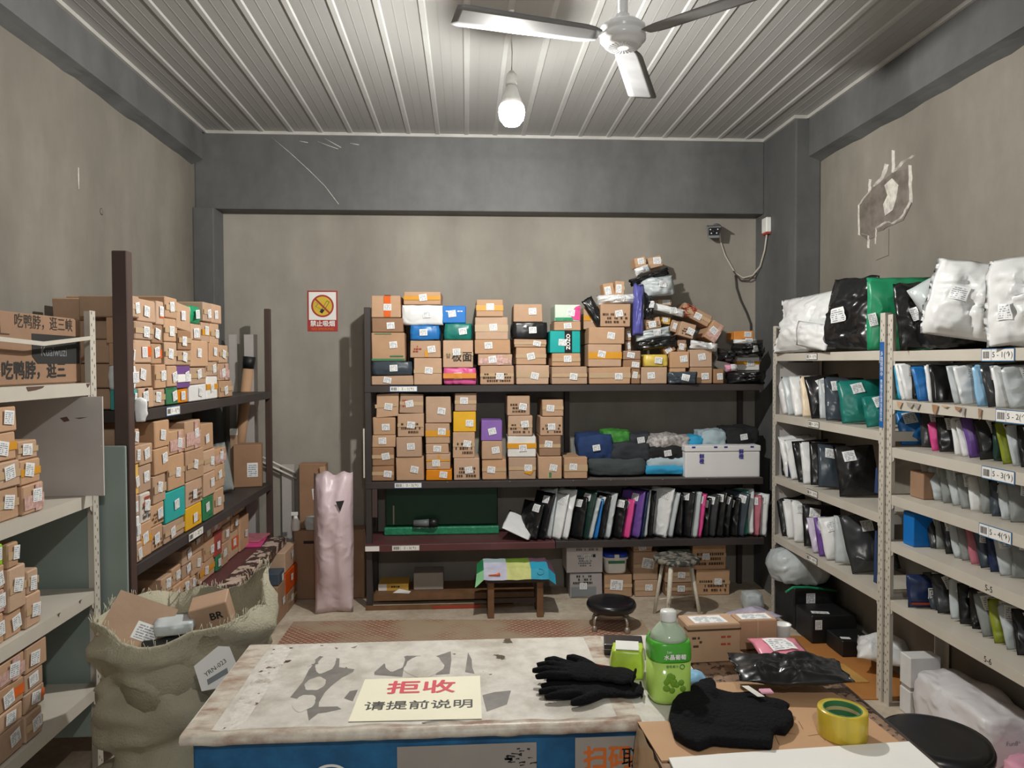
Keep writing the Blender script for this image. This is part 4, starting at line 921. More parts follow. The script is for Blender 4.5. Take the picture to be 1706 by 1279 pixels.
for n, (sh, ci, ri, nr, ax, a0, a1, z0, z1, face, d, tilt, sty) in enumerate(BOXES):
    if sh == 'ST' and ci == 0: a0 = max(a0, 2.976)
    if sh == 'SM' and ci == 0: a0, a1 = 2.976, 3.030
    if sh == 'SM' and ci == 1: a0 = max(a0, 3.033)
    if sh == 'FB': d = .14
    w, h = a1 - a0, z1 - z0
    look = STY[sty][0] if sty in STY else sty[2:].replace('pinkorange', 'pink-orange').replace('teal', 'dark teal') + ' bagged parcel'
    row = 'only one' if nr == 1 else 'bottom' if ri == 0 else 'top' if ri == nr - 1 else ORD[ri] + ' up'
    lab = '%s, %s in %s stack %s' % (look, row, ORD[ci], SHELF[sh][0])
    if ax == 'Y': loc, rz = ((a0 + a1) / 2, face, z0), 0.0; d = min(d, 5.195 - face - .01)
    else:
        loc, rz = (face, (a0 + a1) / 2, z0), R(90)
        if sh == 'ST' and ci == 0: d = 0.20 if ri == nr - 1 else 0.09
    rr = random.Random(n * 7 + 3)
    carton(w, d, h, sty, loc, rz + R(rr.uniform(-1.2, 1.2)), lab, SHELF[sh][1], n + 11, R(tilt))

# ------------------------------------------------------------------ the slumped heap of parcels on the upper shelf
HEAP = [
 ["box",0.846,4.97,1.904,0.112,0.15,0,0.2,"ky","kraft carton with orange tape beside the folded black mailer"],
 ["box",1.032,4.94,2.105,0.065,0.094,3,0.12,"kl","small kraft carton at the summit edge of the white mailers"],
 ["box",0.959,4.95,2.095,0.075,0.089,-8,0.12,"kl","small kraft carton tipped on top of the white mailers"],
 ["box",1.186,5.0,2.288,0.079,0.066,-12,0.12,"kc","small kraft carton on the peak of the parcel heap"],
 ["box",1.289,5.0,2.29,0.094,0.075,-14,0.12,"kl","taped kraft carton with a label crowning the parcel heap"],
 ["box",1.577,5.0,1.931,0.22,0.083,27,0.2,"kredscribble","large kraft carton with red marker scribbles sliding down the heap"],
 ["box",1.69,4.96,1.812,0.09,0.137,32,0.2,"kr","steeply tilted kraft carton crossed by red and white tape"],
 ["box",1.253,4.93,1.867,0.11,0.073,-10,0.16,"kt","kraft carton with printed marks beside the blue upright mailer"],
 ["box",1.492,4.93,1.821,0.107,0.098,16,0.16,"kt","kraft carton leaning below the red scribbled carton"],
 ["box",1.419,4.99,1.852,0.05,0.08,16,0.14,"k","plain kraft carton wedged behind a leaning carton in the heap"],
 ["box",1.362,4.99,1.89,0.061,0.05,8,0.12,"c_yellow","small yellow taped packet in the middle of the heap"],
 ["box",1.361,5.02,2.015,0.093,0.042,0,0.12,"kc","flat kraft packet under the large pale bubble mailer"],
 ["box",1.363,4.91,1.691,0.08,0.05,-28,0.1,"kd","little kraft cube tilted above the lower cartons"],
 ["box",1.452,4.92,1.715,0.061,0.079,0,0.1,"kd","little upright kraft box beside the white pouch"],
 ["box",1.091,4.95,1.794,0.04,0.085,0,0.14,"k","narrow kraft carton tucked right of a taped carton"],
 ["box",1.091,4.95,1.713,0.04,0.068,0,0.14,"k","narrow kraft carton below another narrow carton in the heap"],
 ["box",1.907,4.99,1.79,0.138,0.058,-3,0.16,"c_orange","orange carton with white label near the steel rack"],
 ["box",1.929,4.97,1.595,0.159,0.095,0,0.16,"c_whiteorange","white carton with orange band near the steel rack"],
 ["bag",1.239,5.0,2.182,0.28,0.05,-18,0.07,"black","black mailer slumped beneath the peak cartons"],
 ["bag",1.188,4.97,2.228,0.109,0.05,-20,0.05,"white","small white mailer folded under the peak cartons"],
 ["bag",1.291,4.98,2.118,0.222,0.142,-6,0.12,"silver","big pale bubble mailer high in the heap"],
 ["bag",1.147,4.9,1.955,0.07,0.343,2,0.06,"violet","upright violet blue mailer standing in the heap"],
 ["bag",1.223,4.94,1.984,0.063,0.183,2,0.08,"black","black mailer standing beside the violet blue one"],
 ["bag",1.002,4.95,2.027,0.259,0.064,-2,0.1,"white","white mailer lying flat under two small cartons"],
 ["bag",0.855,4.9,1.938,0.076,0.216,-32,0.03,"black","thin folded black mailer draped over a carton edge"],
 ["bag",1.361,4.93,1.956,0.222,0.05,14,0.05,"white","pale lilac white mailer poking out above the cartons"],
 ["bag",1.248,4.92,1.795,0.238,0.066,-10,0.06,"silver","crumpled silver white mailer above a black bag"],
 ["bag",1.284,4.95,1.734,0.28,0.082,-6,0.12,"black","lumpy black bag beneath the crumpled silver mailer"],
 ["bag",1.589,4.9,1.713,0.189,0.055,8,0.08,"white","white pouch lying on two kraft cartons"],
 ["bag",1.426,4.83,1.502,0.192,0.079,0,0.03,"slate","slate blue mailer hanging over the shelf edge"],
 ["bag",1.76,4.95,1.647,0.131,0.091,10,0.1,"black","crumpled black bag at the heap foot near white pouch"],
 ["bag",1.903,4.95,1.688,0.212,0.09,0,0.12,"black","black bag with yellow tape below the orange carton"],
 ["bag",1.913,5.0,1.745,0.16,0.032,0,0.06,"white","white mailer pressed flat under the orange carton"],
 ["bag",1.877,4.93,1.499,0.251,0.088,0,0.14,"black","shiny black bag on the shelf end by steel rack"],
 ["bag",1.788,4.92,1.565,0.086,0.05,-6,0.05,"pink","pale pink packet peeping out beside orange banded carton"]]
for n, (kd, x, y, z, w, h, t, d, sty, lab) in enumerate(HEAP):
    m = Matrix.Rotation(R(t), 3, 'Y'); off = m @ Vector((0, 0, -h / 2))
    if kd == 'box': carton(w, d, h, sty, (x + off.x, y, z + off.z), 0, lab, 'heap of parcels on the upper shelf', 500 + n, R(t))
    else: bag('poly_mailer', lab, 'mailer', sty, w, h, d, (x + off.x, y - d * .3, z + off.z), R((n * 37 % 16) - 8), R(4), R(t), 600 + n, 'heap of parcels on the upper shelf', lab=(0.1, 0.5, .05, .042) if n % 3 else None, amp=0.6, wob=0.08, rest=False)

# ------------------------------------------------------------------ rows of mailers
CN = dict(bubble='bubble-lined white', orangewhite='orange-striped white', greyclear='cloudy grey', silver='silver grey', hotpink='hot pink', lightblue='light blue', darkgreen='dark green', greenish='sea green', lilac='pale lilac')
ROWS = {"A2":[[4.679,0.23,0.25,"bubble"],[4.425,0.24,0.2,"silver"],[4.333,0.26,0.22,"white"],[4.221,0.25,0.2,"orangewhite"],[4.114,0.26,0.24,"black"],[4.012,0.22,0.2,"silver"],[3.936,0.25,0.24,"slate"],[3.766,0.23,0.26,"teal"],[3.525,0.15,0.24,"teal"]],"A3":[[4.625,0.25,0.2,"black"],[4.515,0.25,0.22,"white"],[4.445,0.24,0.22,"navy"],[4.368,0.26,0.24,"white"],[4.269,0.26,0.22,"black"],[4.206,0.26,0.24,"white"],[4.115,0.24,0.22,"black"],[4.02,0.24,0.22,"slate"],[3.778,0.27,0.27,"black"]],"A4":[[4.554,0.26,0.2,"black"],[4.421,0.25,0.22,"white"],[4.32,0.24,0.2,"white"],[4.192,0.25,0.24,"black"],[4.086,0.2,0.2,"lilac"],[4.006,0.23,0.14,"purple"],[3.929,0.22,0.2,"white"],[3.822,0.27,0.26,"silver"],[3.654,0.3,0.26,"charcoal"]],"B2":[[3.236,0.16,0.2,"cyan"],[3.208,0.21,0.2,"white"],[3.172,0.2,0.22,"white"],[3.127,0.2,0.22,"black"],[3.088,0.24,0.22,"blue"],[3.009,0.25,0.2,"white"],[2.984,0.23,0.24,"black"],[2.846,0.2,0.16,"silver"],[2.803,0.22,0.18,"white"],[2.71,0.22,0.2,"lightblue"],[2.651,0.24,0.22,"charcoal"],[2.61,0.2,0.16,"white"],[2.543,0.19,0.2,"silver"]],"B3":[[3.344,0.165,0.2,"blue"],[3.179,0.16,0.18,"charcoal"],[3.102,0.13,0.16,"hotpink"],[3.053,0.165,0.18,"black"],[2.951,0.16,0.18,"white"],[2.906,0.16,0.18,"white"],[2.863,0.165,0.2,"purple"],[2.8,0.165,0.2,"black"],[2.729,0.15,0.2,"darkgreen"],[2.675,0.165,0.18,"olive"],[2.626,0.16,0.18,"silver"],[2.59,0.16,0.18,"black"]],"B4":[[3.12,0.15,0.17,"silver"],[3.054,0.16,0.17,"greyclear"],[2.991,0.165,0.18,"silver"],[2.941,0.16,0.18,"greyclear"],[2.883,0.15,0.17,"white"],[2.816,0.165,0.18,"greyclear"],[2.758,0.15,0.18,"slate"],[2.709,0.15,0.18,"silver"],[2.659,0.16,0.18,"greyclear"]],"B5":[[3.141,0.15,0.17,"charcoal"],[3.099,0.14,0.17,"greyclear"],[3.033,0.15,0.17,"black"],[2.979,0.15,0.17,"silver"],[2.929,0.15,0.18,"greyclear"],[2.874,0.15,0.17,"rose"],[2.818,0.15,0.18,"slate"],[2.764,0.15,0.18,"navy"],[2.708,0.16,0.18,"silver"],[2.648,0.16,0.18,"greyclear"]],"B6":[[3.135,0.17,0.17,"slate"],[3.085,0.17,0.17,"charcoal"],[2.996,0.18,0.17,"silver"],[2.935,0.17,0.18,"black"],[2.869,0.17,0.18,"black"],[2.802,0.18,0.18,"greyclear"],[2.741,0.18,0.18,"olive"],[2.673,0.18,0.18,"silver"],[2.618,0.18,0.18,"black"]]}
RW = {'A2': (1.968, 1.277, 'second shelf of column-side steel rack'), 'A3': (1.968, .887, 'third shelf of column-side steel rack'), 'A4': (1.968, .513, 'fourth shelf of column-side steel rack'),
      'B2': (1.950, 1.429, 'shelf 5-2 of near steel rack'), 'B3': (2.03, 1.210, 'shelf 5-3 of near steel rack'), 'B4': (2.05, .990, 'shelf 5-4 of near steel rack'), 'B5': (2.05, .774, 'shelf 5-5 of near steel rack'), 'B6': (2.05, .502, 'shelf 5-6 of near steel rack')}
for key, lst in ROWS.items():
    X, z, ph = RW[key]; prev = 4.50
    for i, (y, h, w, c) in enumerate(lst):
        rr = random.Random(ord(key[0]) * 31 + ord(key[1]) * 17 + i * 5)
        w = min(w, 2.225 - X) * rr.uniform(.80, .97); th = R(rr.uniform(-16, -2)); t = rr.uniform(.03, .055); h *= rr.uniform(.93, 1.06)
        ys = [q[0] for q in lst]; gap = min([abs(y - v) for k, v in enumerate(ys) if abs(k - i) == 1]); t = min(t, max(.012, gap * .60)); th = R(-9 + 2 * math.sin(ord(key[1])))
        lean = R(21 - .7 * i) if key[0] == 'A' else R(17 - .4 * i)
        if key[0] == 'B': h = min(h, .168)
        else: y = min(y, prev); prev = y - .045
        if key == 'B2': h = .172 / math.cos(lean) * rr.uniform(.85, 1.0)
        cx = X + w / 2 * math.cos(th); cy = y + w / 2 * math.sin(th)
        lab = '%s poly mailer, %s from the far post on %s' % (CN.get(c, c), ORD[i], ph)
        o = bag('poly_mailer', lab, 'mailer', c, w, h, t, (cx, cy, z), th, lean, R(rr.uniform(-8, 4)), 900 + ord(key[1]) * 40 + i + ord(key[0]), 'mailers on ' + ph, lab=(rr.uniform(-.22, .0), .78, .06, .055), amp=.4)
        if c == 'orangewhite':
            ym = min(v.co.y for v in o.data.vertices)
            MB().face([(-w * .30, ym * .8 - .004, h * .82), (-w * .08, ym - .004, h * .82), (w * .02, ym - .004, h * .08), (-w * .18, ym * .8 - .004, h * .08)]).build('orange_stripe', 'poly_orange', o)
LEAN_ROW = [[0.42,0.077,0.241,"black"],[0.484,0.05,0.308,"black"],[0.526,0.063,0.347,"silver"],[0.583,0.04,0.302,"white"],[0.634,0.074,0.341,"white"],[0.72,0.054,0.269,"black"],[0.76,0.057,0.319,"darkgreen"],[0.796,0.072,0.274,"silver"],[0.831,0.067,0.263,"blue"],[0.868,0.065,0.297,"black"],[0.908,0.092,0.302,"silver"],[0.991,0.073,0.269,"black"],[1.041,0.075,0.257,"hotpink"],[1.106,0.061,0.313,"purple"],[1.136,0.083,0.319,"navy"],[1.168,0.098,0.313,"silver"],[1.202,0.093,0.302,"black"],[1.289,0.07,0.347,"white"],[1.341,0.064,0.302,"silver"],[1.393,0.064,0.274,"black"],[1.452,0.064,0.313,"black"],[1.492,0.058,0.302,"silver"],[1.524,0.056,0.291,"hotpink"],[1.58,0.041,0.257,"black"],[1.621,0.029,0.28,"charcoal"],[1.667,0.006,0.302,"black"],[1.72,0.035,0.285,"black"],[1.773,0.047,0.257,"black"],[1.814,0.059,0.291,"slate"],[1.855,0.065,0.297,"greenish"],[1.89,0.065,0.302,"white"],[1.92,0.047,0.269,"rose"],[1.967,0.024,0.28,"white"]]
for i, (x, dx, h, c) in enumerate(LEAN_ROW):
    rr = random.Random(i * 13 + 5)
    a = math.atan2(dx * 1.25, h * .95); th = R(-50); w = rr.uniform(.17, .21); a = R(17.5 - i * .28)
    xs_ = [q[0] for q in LEAN_ROW]; gap = min([abs(x - v) for k, v in enumerate(xs_) if abs(k - i) == 1])
    L = min(h * 1.02, .335)
    z = .4295
    cx, cy = x - .03, 4.900
    lab = '%s poly mailer, %s from left in the leaning row on lower back shelf' % (CN.get(c, c), ORD[i])
    bag('poly_mailer', lab, 'mailer', c, w, L, min(.036, max(.010, gap * .52)), (cx, cy, z), th, a, R(rr.uniform(-5, 5)), 2000 + i, 'leaning mailers on the lower shelf of the back rack', lab=(rr.uniform(.12, .26), .84, .055, .05), amp=.4)

# ------------------------------------------------------------------ clothes and foam box on the middle shelf
for n, (x, y, z, w, d, h, m, lab) in enumerate([
 [1.006,5.03,0.845,0.387,0.26,0.1,"fabric_slate","folded dark grey garment at the bottom of clothing pile"],
 [0.867,5.04,0.946,0.22,0.22,0.156,"fabric_navy","folded navy garment with paper ticket on clothing pile"],
 [1.105,5.04,0.944,0.251,0.24,0.1,"fabric_grey","charcoal fleece folded in the middle of clothing pile"],
 [1.028,5.08,1.039,0.188,0.16,0.081,"fabric_green","bright green shiny garment poking out of clothing pile"],
 [1.184,5.07,1.041,0.131,0.18,0.062,"fabric_grey","dark collar of a garment topping the clothing pile"],
 [1.334,5.02,0.849,0.26,0.24,0.046,"fabric_blue","folded bright blue garment under the pale grey ones"],
 [1.341,5.03,0.896,0.252,0.24,0.053,"fabric_lightblue","folded pale grey garment above the bright blue one"],
 [1.352,5.03,0.95,0.235,0.22,0.075,"fabric_black","folded black garment above the pale grey one"],
 [1.372,5.03,1.026,0.279,0.2,0.066,"fabric_pattern","grey leopard-spotted garment draped over the black one"],
 [1.547,5.03,1.035,0.101,0.16,0.046,"fabric_blue","blue and white packed garment on foam box end"],
 [1.682,5.04,1.036,0.167,0.2,0.084,"fabric_lightblue","pale blue packed garment lying on the foam box"],
 [1.887,5.05,1.034,0.225,0.2,0.108,"fabric_black","bulging black packed garment on the foam box"]]):
    o = link('folded_garment', soft_mesh('folded_garment', m, w * 1.06, d, h + .012, 70 + n, 0.34, .020, 10, 11), None, (x, y, max(z, .8295))); tag(o, lab, 'clothing', 'folded clothes on the middle shelf')
    if n in (1, 4, 7, 11):
        ym = min(v.co.y for v in o.data.vertices); sticker(o, 0, h * .55, .05, .04, ym - .002, .15)
fb = empty('foam_box', (1.715, 4.97, .8295)); tag(fb, 'white polystyrene box with purple characters on the middle shelf', 'box')
MB().box(-.256, .256, -.11, .17, 0, .172).build('tray', 'foam_white', fb, bevel=.008, seg=2)
MB().box(-.260, .260, -.114, .174, .175, .214).build('lid', 'foam_white', fb, bevel=.006, seg=2)
lettering(fb, '鲜\n橙', .034, 'print_purple', (-.145, -.1146, .125), FRONT, bold=.0012); lettering(fb, '鲜\n橙', .034, 'print_purple', (.125, -.1146, .155), FRONT, bold=.0012)
for x in (-.20, -.05, .02, .20): MB().quad(x - .012, x + .012, .198, .210, -.1146).build('print', 'print_purple', fb)
o = MB().box(0, .30, 0, .008, 0, .245).build('leaning_panel', 'pale_blue_board', None, (.752, 5.165, .83), (R(-4), 0, 0)); tag(o, 'pale blue grey panel leaning behind the clothing pile', 'panel')

# ------------------------------------------------------------------ lower tiers of the back rack
g = empty('storage_bin', (-.175, 5.12, .4275)); tag(g, 'dark green plastic bin with a shiny green lip on lower shelf', 'bin')
MB().box(-.385, .385, -.03, .07, .06, .345).build('bin_body', 'bin_green', g, bevel=.006)
MB().box(-.392, .392, -.065, .07, .002, .055).build('bin_lip', 'bin_lip', g, bevel=.008, seg=2)
MB().box(-.335, -.325, -.034, -.0305, .07, .20).build('clasp', 'chrome_dull', g)
t = empty('power_tool', (-.29, 5.035, .4865)); tag(t, 'small grey cylindrical tool lying on the green bin lip', 'tool')
MB().tube([(-.075, 0, .028), (.0, 0, .028), (.03, 0, .030)], [.022, .026, .027], 12).build('tool_barrel', 'camera_grey', t)
MB().tube([(.03, 0, .030), (.075, 0, .030), (.092, 0, .030)], [.03, .03, .012], 12).build('tool_head', 'black_plastic', t)
bag('poly_mailer', 'white mailer curling flat at the row end on lower shelf', 'mailer', 'white', .20, .20, .012, (.315, 4.825, .432), R(-8), R(62), R(24), 77, lab=None, amp=.2)
o = MB().box(-.10, .10, 0, .16, 0, .045).build('carton', 'card_yellow', None, (-.50, 4.99, .0705)); tag(o, 'flat yellow and white box on the rack foot board', 'box'); MB().box(-.1008, -.045, -.0008, .1608, .001, .044).build('white_end', 'paper_white', o); marks(o, -.02, .07, .015, .035, -.001, 'print_black', random.Random(3), 1)
o = MB().box(-.10, .10, 0, .16, 0, .115).build('paper_ream', 'paper_grey', None, (-.265, 4.99, .0705), bevel=.003); tag(o, 'grey block of paper on the rack foot board', 'paper')
o = MB().face([(-.06, 0, 0), (.05, -.02, 0), (.06, .03, 0), (-.02, .05, .012)]).build('paper_scrap', 'paper_white', None, (-.44, 4.93, .0725)); tag(o, 'crumpled white paper scrap on the rack foot board', 'paper')

# ------------------------------------------------------------------ covered bench
bn = empty('bench', (.30, 4.685, 0)); tag(bn, 'low dark wooden bench beneath a patchwork cover', 'bench')
MB().box(-.21, .21, -.10, .11, .278, .302).build('seat', 'dark_wood', bn, bevel=.003)
MB().box(-.19, .19, -.095, -.075, .225, .277).build('apron', 'dark_wood', bn); MB().box(-.19, .19, .075, .095, .225, .277).build('apron', 'dark_wood', bn)
for x in (-.155, .155):
    for y in (-.07, .08): MB().box(x - .020, x + .020, y - .02, y + .02, .0, .2765).build('leg', 'mid_wood' if y < 0 else 'dark_wood', bn, bevel=.002)
MB().box(-.135, .135, -.005, .015, .07, .10).build('stretcher', 'dark_wood', bn)
cv = empty('bench_cover', (.30, 4.685, .303)); tag(cv, 'colourful patchwork cover with pictures draped over the low bench', 'cover')
def patch(pts, mat): 
    mb = MB(); n = 5
    for i in range(n):
        for j in range(n):
            def P(u, v):
                a, b, c, d = [Vector(p) for p in pts]; q = a * (1 - u) * (1 - v) + b * u * (1 - v) + c * u * v + d * (1 - u) * v
                return q + Vector((0, 0, .006 * noise.noise(q * 18)))
            mb.face([P(i / n, j / n), P((i + 1) / n, j / n), P((i + 1) / n, (j + 1) / n), P(i / n, (j + 1) / n)], smooth=True)
    return mb.build('patch', mat, cv)
for nm, hx in (('patch_lavender', 'c9cbe0'), ('patch_lime', 'd3d98a'), ('patch_cyan', '2fa3c4'), ('patch_sky', 'b4cdd0'), ('patch_green', '6d8a30'), ('patch_plum', '6f5268'), ('patch_mint', '8fcf9a'), ('patch_emerald', '2c8a55')): mk(nm, hx, .5, var=.1, vscale=20)
xs4 = [-.20, -.055, .095, .205]; F = [(-.105, -.012), (-.128, .005), (-.115, .020)]
for k, (a, b) in enumerate((('patch_lavender', 'patch_sky'), ('patch_lime', 'patch_green'), ('patch_cyan', 'patch_plum'))):
    x0, x1 = xs4[k], xs4[k + 1]
    patch([(x0, -.125, -.050), (x1, -.125, -.050), (x1, -.105, .012), (x0, -.105, .012)], a); patch([(x0, -.105, .012), (x1, -.105, .012), (x1, .0, .026), (x0, .0, .026)], a)
    patch([(x0, .0, .026), (x1, .0, .026), (x1, .12, .020), (x0, .12, .020)], b)
patch([(-.255, -.125, -.095), (-.20, -.125, -.050), (-.20, -.105, .012), (-.245, -.09, -.02)], 'patch_mint'); patch([(-.245, -.09, -.02), (-.20, -.105, .012), (-.20, .12, .020), (-.24, .11, -.01)], 'patch_emerald')
patch([(.205, -.125, -.050), (.252, -.12, -.085), (.25, -.09, -.03), (.205, -.105, .012)], 'patch_cyan'); patch([(.205, -.105, .012), (.25, -.09, -.03), (.248, .11, -.02), (.205, .12, .020)], 'patch_plum')
mb = MB(); mb.tube([(-.17, -.119, -.02), (-.12, -.12, -.018), (-.10, -.118, -.014)], [.003, .006, .010], 8); mb.build('carrot_picture', 'orange_tape', cv)
mb = MB(); mb.tube([(.15 + .035 * math.cos(a) * (a / 8), -.112 + .006 * math.sin(a), -.012 + .022 * math.sin(a) * (a / 8)) for a in [i * .4 for i in range(21)]], .0018, 6); mb.build('swirl_picture', 'fabric_navy', cv)

# ------------------------------------------------------------------ stools
def round_seat(r, z, th, mat, parent, n=32, rim=None):
    MB().lathe([(r * .6, z - th), (r * .93, z - th * .95), (r, z - th * .6), (r, z - th * .35), (r * .95, z - th * .08), (r * .82, z), (r * .3, z - .003)], n).build('seat', mat, parent)
st1 = empty('low_stool', (.868, 4.40, 0)); tag(st1, 'very low stool with black round seat and bent chrome legs', 'stool')
round_seat(.150, .165, .055, 'black_vinyl', st1)
MB().lathe([(.10, .085), (.11, .09), (.11, .109)], 20).build('seat_plate', 'chrome_dull', st1)
for a in (35, 125, 215, 300):
    c, s = math.cos(R(a)), math.sin(R(a))
    lg = MB().tube([(c * .08, s * .08, .098), (c * .125, s * .125, .092), (c * .14, s * .14, .075), (c * .142, s * .142, .04)], .0085, 10).build('leg', 'chrome', st1)
    MB().lathe([(.012, 0), (.016, .006), (.016, .026), (.010, .040)], 12, cx=c * .142, cy=s * .142).build('caster', 'chrome_dull', lg)
st2 = empty('tall_stool', (1.325, 4.60, 0)); tag(st2, 'taller stool with worn mottled seat and peeling white metal legs', 'stool')
mk_stain('worn_seat', '3a3d3b', '8a8579', streak=(1, 1, 1), big=12, fine=60, rough=.6, bump=.4, pos=(.46, .54))
MB().lathe([(.125, .335), (.143, .340), (.146, .352), (.142, .366), (.125, .372), (.02, .371)], 30).build('seat', 'worn_seat', st2)
mk_stain('peeling_paint', 'd3cdbd', '8a7d70', streak=(1, 1, .3), big=9, fine=50, rough=.5, bump=.1, pos=(.36, .42))
for (bx, by) in ((-.135, .02), (-.100, -.16), (.125, -.10), (.165, .10)):
    MB().tube([(bx * .62, by * .62, .334), (bx * .8, by * .8, .18), (bx, by, .002)], [.011 if by > -.15 else .015] * 3, 10).build('leg', 'peeling_paint', st2)
MB().tube([(-.118, .018, .09), (.150, .09, .09)], .006, 8).build('stretcher', 'peeling_paint', st2)
st3 = empty('swivel_stool', (1.42, 2.14, 0)); tag(st3, 'black padded round stool beside the white desk board', 'stool')
round_seat(.158, .465, .065, 'black_vinyl', st3, 40)
MB().lathe([(.145, .383), (.150, .388), (.150, .400)], 32).build('seat_ring', 'chrome_dull', st3)
for a in (20, 110, 200, 290):
    c, s = math.cos(R(a)), math.sin(R(a))
    MB().tube([(c * .11, s * .11, .385), (c * .14, s * .14, .20), (c * .175, s * .175, .003)], .010, 10).build('leg', 'chrome', st3)
MB().tube([(.155 * math.cos(R(a)), .155 * math.sin(R(a)), .12) for a in range(0, 361, 15)], .006, 8).build('foot_ring', 'chrome', st3)

# ------------------------------------------------------------------ bucket
bk = empty('plastic_bucket', (1.015, 5.04, .1595)); tag(bk, 'white plastic tub with blue lid standing on a kraft carton', 'bucket')
def sq(r, n=32, p=4.0):
    o = []
    for j in range(n):
        a = 2 * math.pi * j / n; c, s = math.cos(a), math.sin(a); k = (abs(c) ** p + abs(s) ** p) ** (-1 / p); o.append((r * c * k, r * s * k))
    return o
def sqrings(prof): return [[(x, y, z) for x, y in sq(r)] for r, z in prof]
MB().rings(sqrings([(.068, 0), (.074, .008), (.080, .096), (.080, .10)])).build('tub', 'white_plastic', bk)
MB().rings(sqrings([(.086, .098), (.088, .102), (.088, .110), (.086, .113)])).build('rim', 'white_plastic', bk)
MB().rings(sqrings([(.085, .1132), (.086, .118), (.085, .135), (.07, .140)])).build('lid', 'bucket_blue', bk)
MB().box(-.016, .016, -.0905, -.086, .095, .136).build('lid_latch', 'white_plastic', bk)
lb = MB().face([(-.055, -.0785, .020), (.055, -.0785, .020), (.058, -.0825, .092), (-.058, -.0825, .092)]).build('tub_label', 'paper_white', bk)
MB().face([(-.056, -.0805, .062), (.056, -.0805, .062), (.058, -.0832, .092), (-.058, -.0832, .092)]).build('label_picture', 'print_green', lb)
MB().tube([(-.088, 0, .105), (-.08, -.06, .122), (0, -.092, .1405), (.08, -.06, .122), (.088, 0, .105)], .0025, 6).build('bail_handle', 'black_plastic', bk)

# ------------------------------------------------------------------ ceiling fan
fn = empty('ceiling_fan', (.606, 2.85, 0.125)); tag(fn, 'white three-bladed ceiling fan on a short down-rod', 'fan')
MB().lathe([(.016, 2.80), (.019, 2.83), (.019, 2.97), (.024, 2.99)], 20).build('down_rod', 'white_enamel', fn)
MB().lathe([(.03, 2.955), (.055, 2.97), (.065, 3.00), (.066, 3.034)], 24).build('canopy', 'white_enamel', fn)
hub = MB().lathe([(.02, 2.685), (.062, 2.688), (.072, 2.697), (.073, 2.704), (.080, 2.708), (.088, 2.716), (.088, 2.732), (.082, 2.742), (.088, 2.748), (.086, 2.764), (.064, 2.782), (.034, 2.792), (.026, 2.812)], 40).build('motor_housing', 'white_enamel', fn)
for k in range(24):
    a = 2 * math.pi * k / 24; c, s = math.cos(a), math.sin(a); mb = MB()
    mb.face([(c * .022 - s * .0015, s * .022 + c * .0015, 2.6848), (c * .058 - s * .004, s * .058 + c * .004, 2.6872), (c * .058 + s * .004, s * .058 - c * .004, 2.6872), (c * .022 + s * .0015, s * .022 - c * .0015, 2.6848)]); mb.build('fluting', 'blade_grey', hub)
for a in (194, 70, 316):
    ca, sa = math.cos(R(a)), math.sin(R(a)); mb = MB(); rg = []
    for (r, w, tz) in ((.10, .035, 0), (.135, .050, .0), (.17, .056, 0), (.64, .066, 0), (.665, .058, 0)):
        pr = []
        for (q, zz) in ((-1, 0), (-.5, .003), (.5, .003), (1, 0), (.5, -.001), (-.5, -.001)):
            lx, ly = r, q * w; z = 2.722 + zz + ly * .15
            pr.append((lx * ca - ly * sa, lx * sa + ly * ca, z))
        rg.append(pr)
    mb.rings(rg); b = mb.build('blade', 'blade_grey', fn)
    mb = MB(); rg = []
    for r, w in ((.080, .016), (.12, .018), (.165, .03), (.175, .01)):
        rg.append([(r * ca - q * w * sa, r * sa + q * w * ca, 2.7262 + q * w * .15 + zz) for q, zz in ((-1, 0), (1, 0), (1, .004), (-1, .004))])
    mb.rings(rg, smooth=False); mb.build('blade_bracket', 'white_enamel', b)

# ------------------------------------------------------------------ things on the walls
ps = empty('wall_sign', (-1.003, 5.2492, 1.969)); tag(ps, 'red framed no smoking sign with crossed cigarette on the wall', 'sign')
MB().box(-.104, .104, -.0012, 0, -.142, .142).build('sign_plate', 'sign_red', ps)
MB().quad(-.094, .094, -.062, .132, -.0016).build('white_field', 'paper_white', ps)
def disc(name, mat, r0, r1, y, parent, cz=.035, n=40):
    mb = MB()
    for j in range(n):
        a, b = 2 * math.pi * j / n, 2 * math.pi * (j + 1) / n
        P = [(r1 * math.cos(a), y, cz + r1 * math.sin(a)), (r1 * math.cos(b), y, cz + r1 * math.sin(b))]
        P += [(r0 * math.cos(b), y, cz + r0 * math.sin(b)), (r0 * math.cos(a), y, cz + r0 * math.sin(a))] if r0 else [(0, y, cz)]
        mb.face(P[::-1])
    return mb.build(name, mat, parent)
disc('yellow_disc', 'sign_yellow', 0, .070, -.0019, ps); disc('red_ring', 'sign_red', .066, .078, -.0022, ps)
def bar(name, mat, a, b, w, y, parent):
    a, b = Vector(a), Vector(b); d = (b - a).normalized(); p = Vector((-d.y, d.x)) * w / 2
    return MB().face([(a.x - p.x, y, a.y - p.y), (b.x - p.x, y, b.y - p.y), (b.x + p.x, y, b.y + p.y), (a.x + p.x, y, a.y + p.y)]).build(name, mat, parent)
bar('cigarette_picture', 'print_black', (-.012, -.012), (.004, .010), .022, -.0024, ps); bar('cigarette_picture', 'print_black', (.004, .010), (.040, .068), .021, -.0023, ps); bar('cigarette_picture', 'sign_yellow', (.005, .012), (.038, .065), .015, -.0025, ps)
mb = MB()
for i in range(14):
    t0, t1 = i / 14, (i + 1) / 14; f = lambda t: (-.052 + .03 * t + .012 * math.sin(t * 9), .06 - .055 * t); (a, b), (c, d) = f(t0), f(t1); mb.face([(a, -.0024, b), (c, -.0024, d), (c + .005, -.0024, d), (a + .005, -.0024, b)])
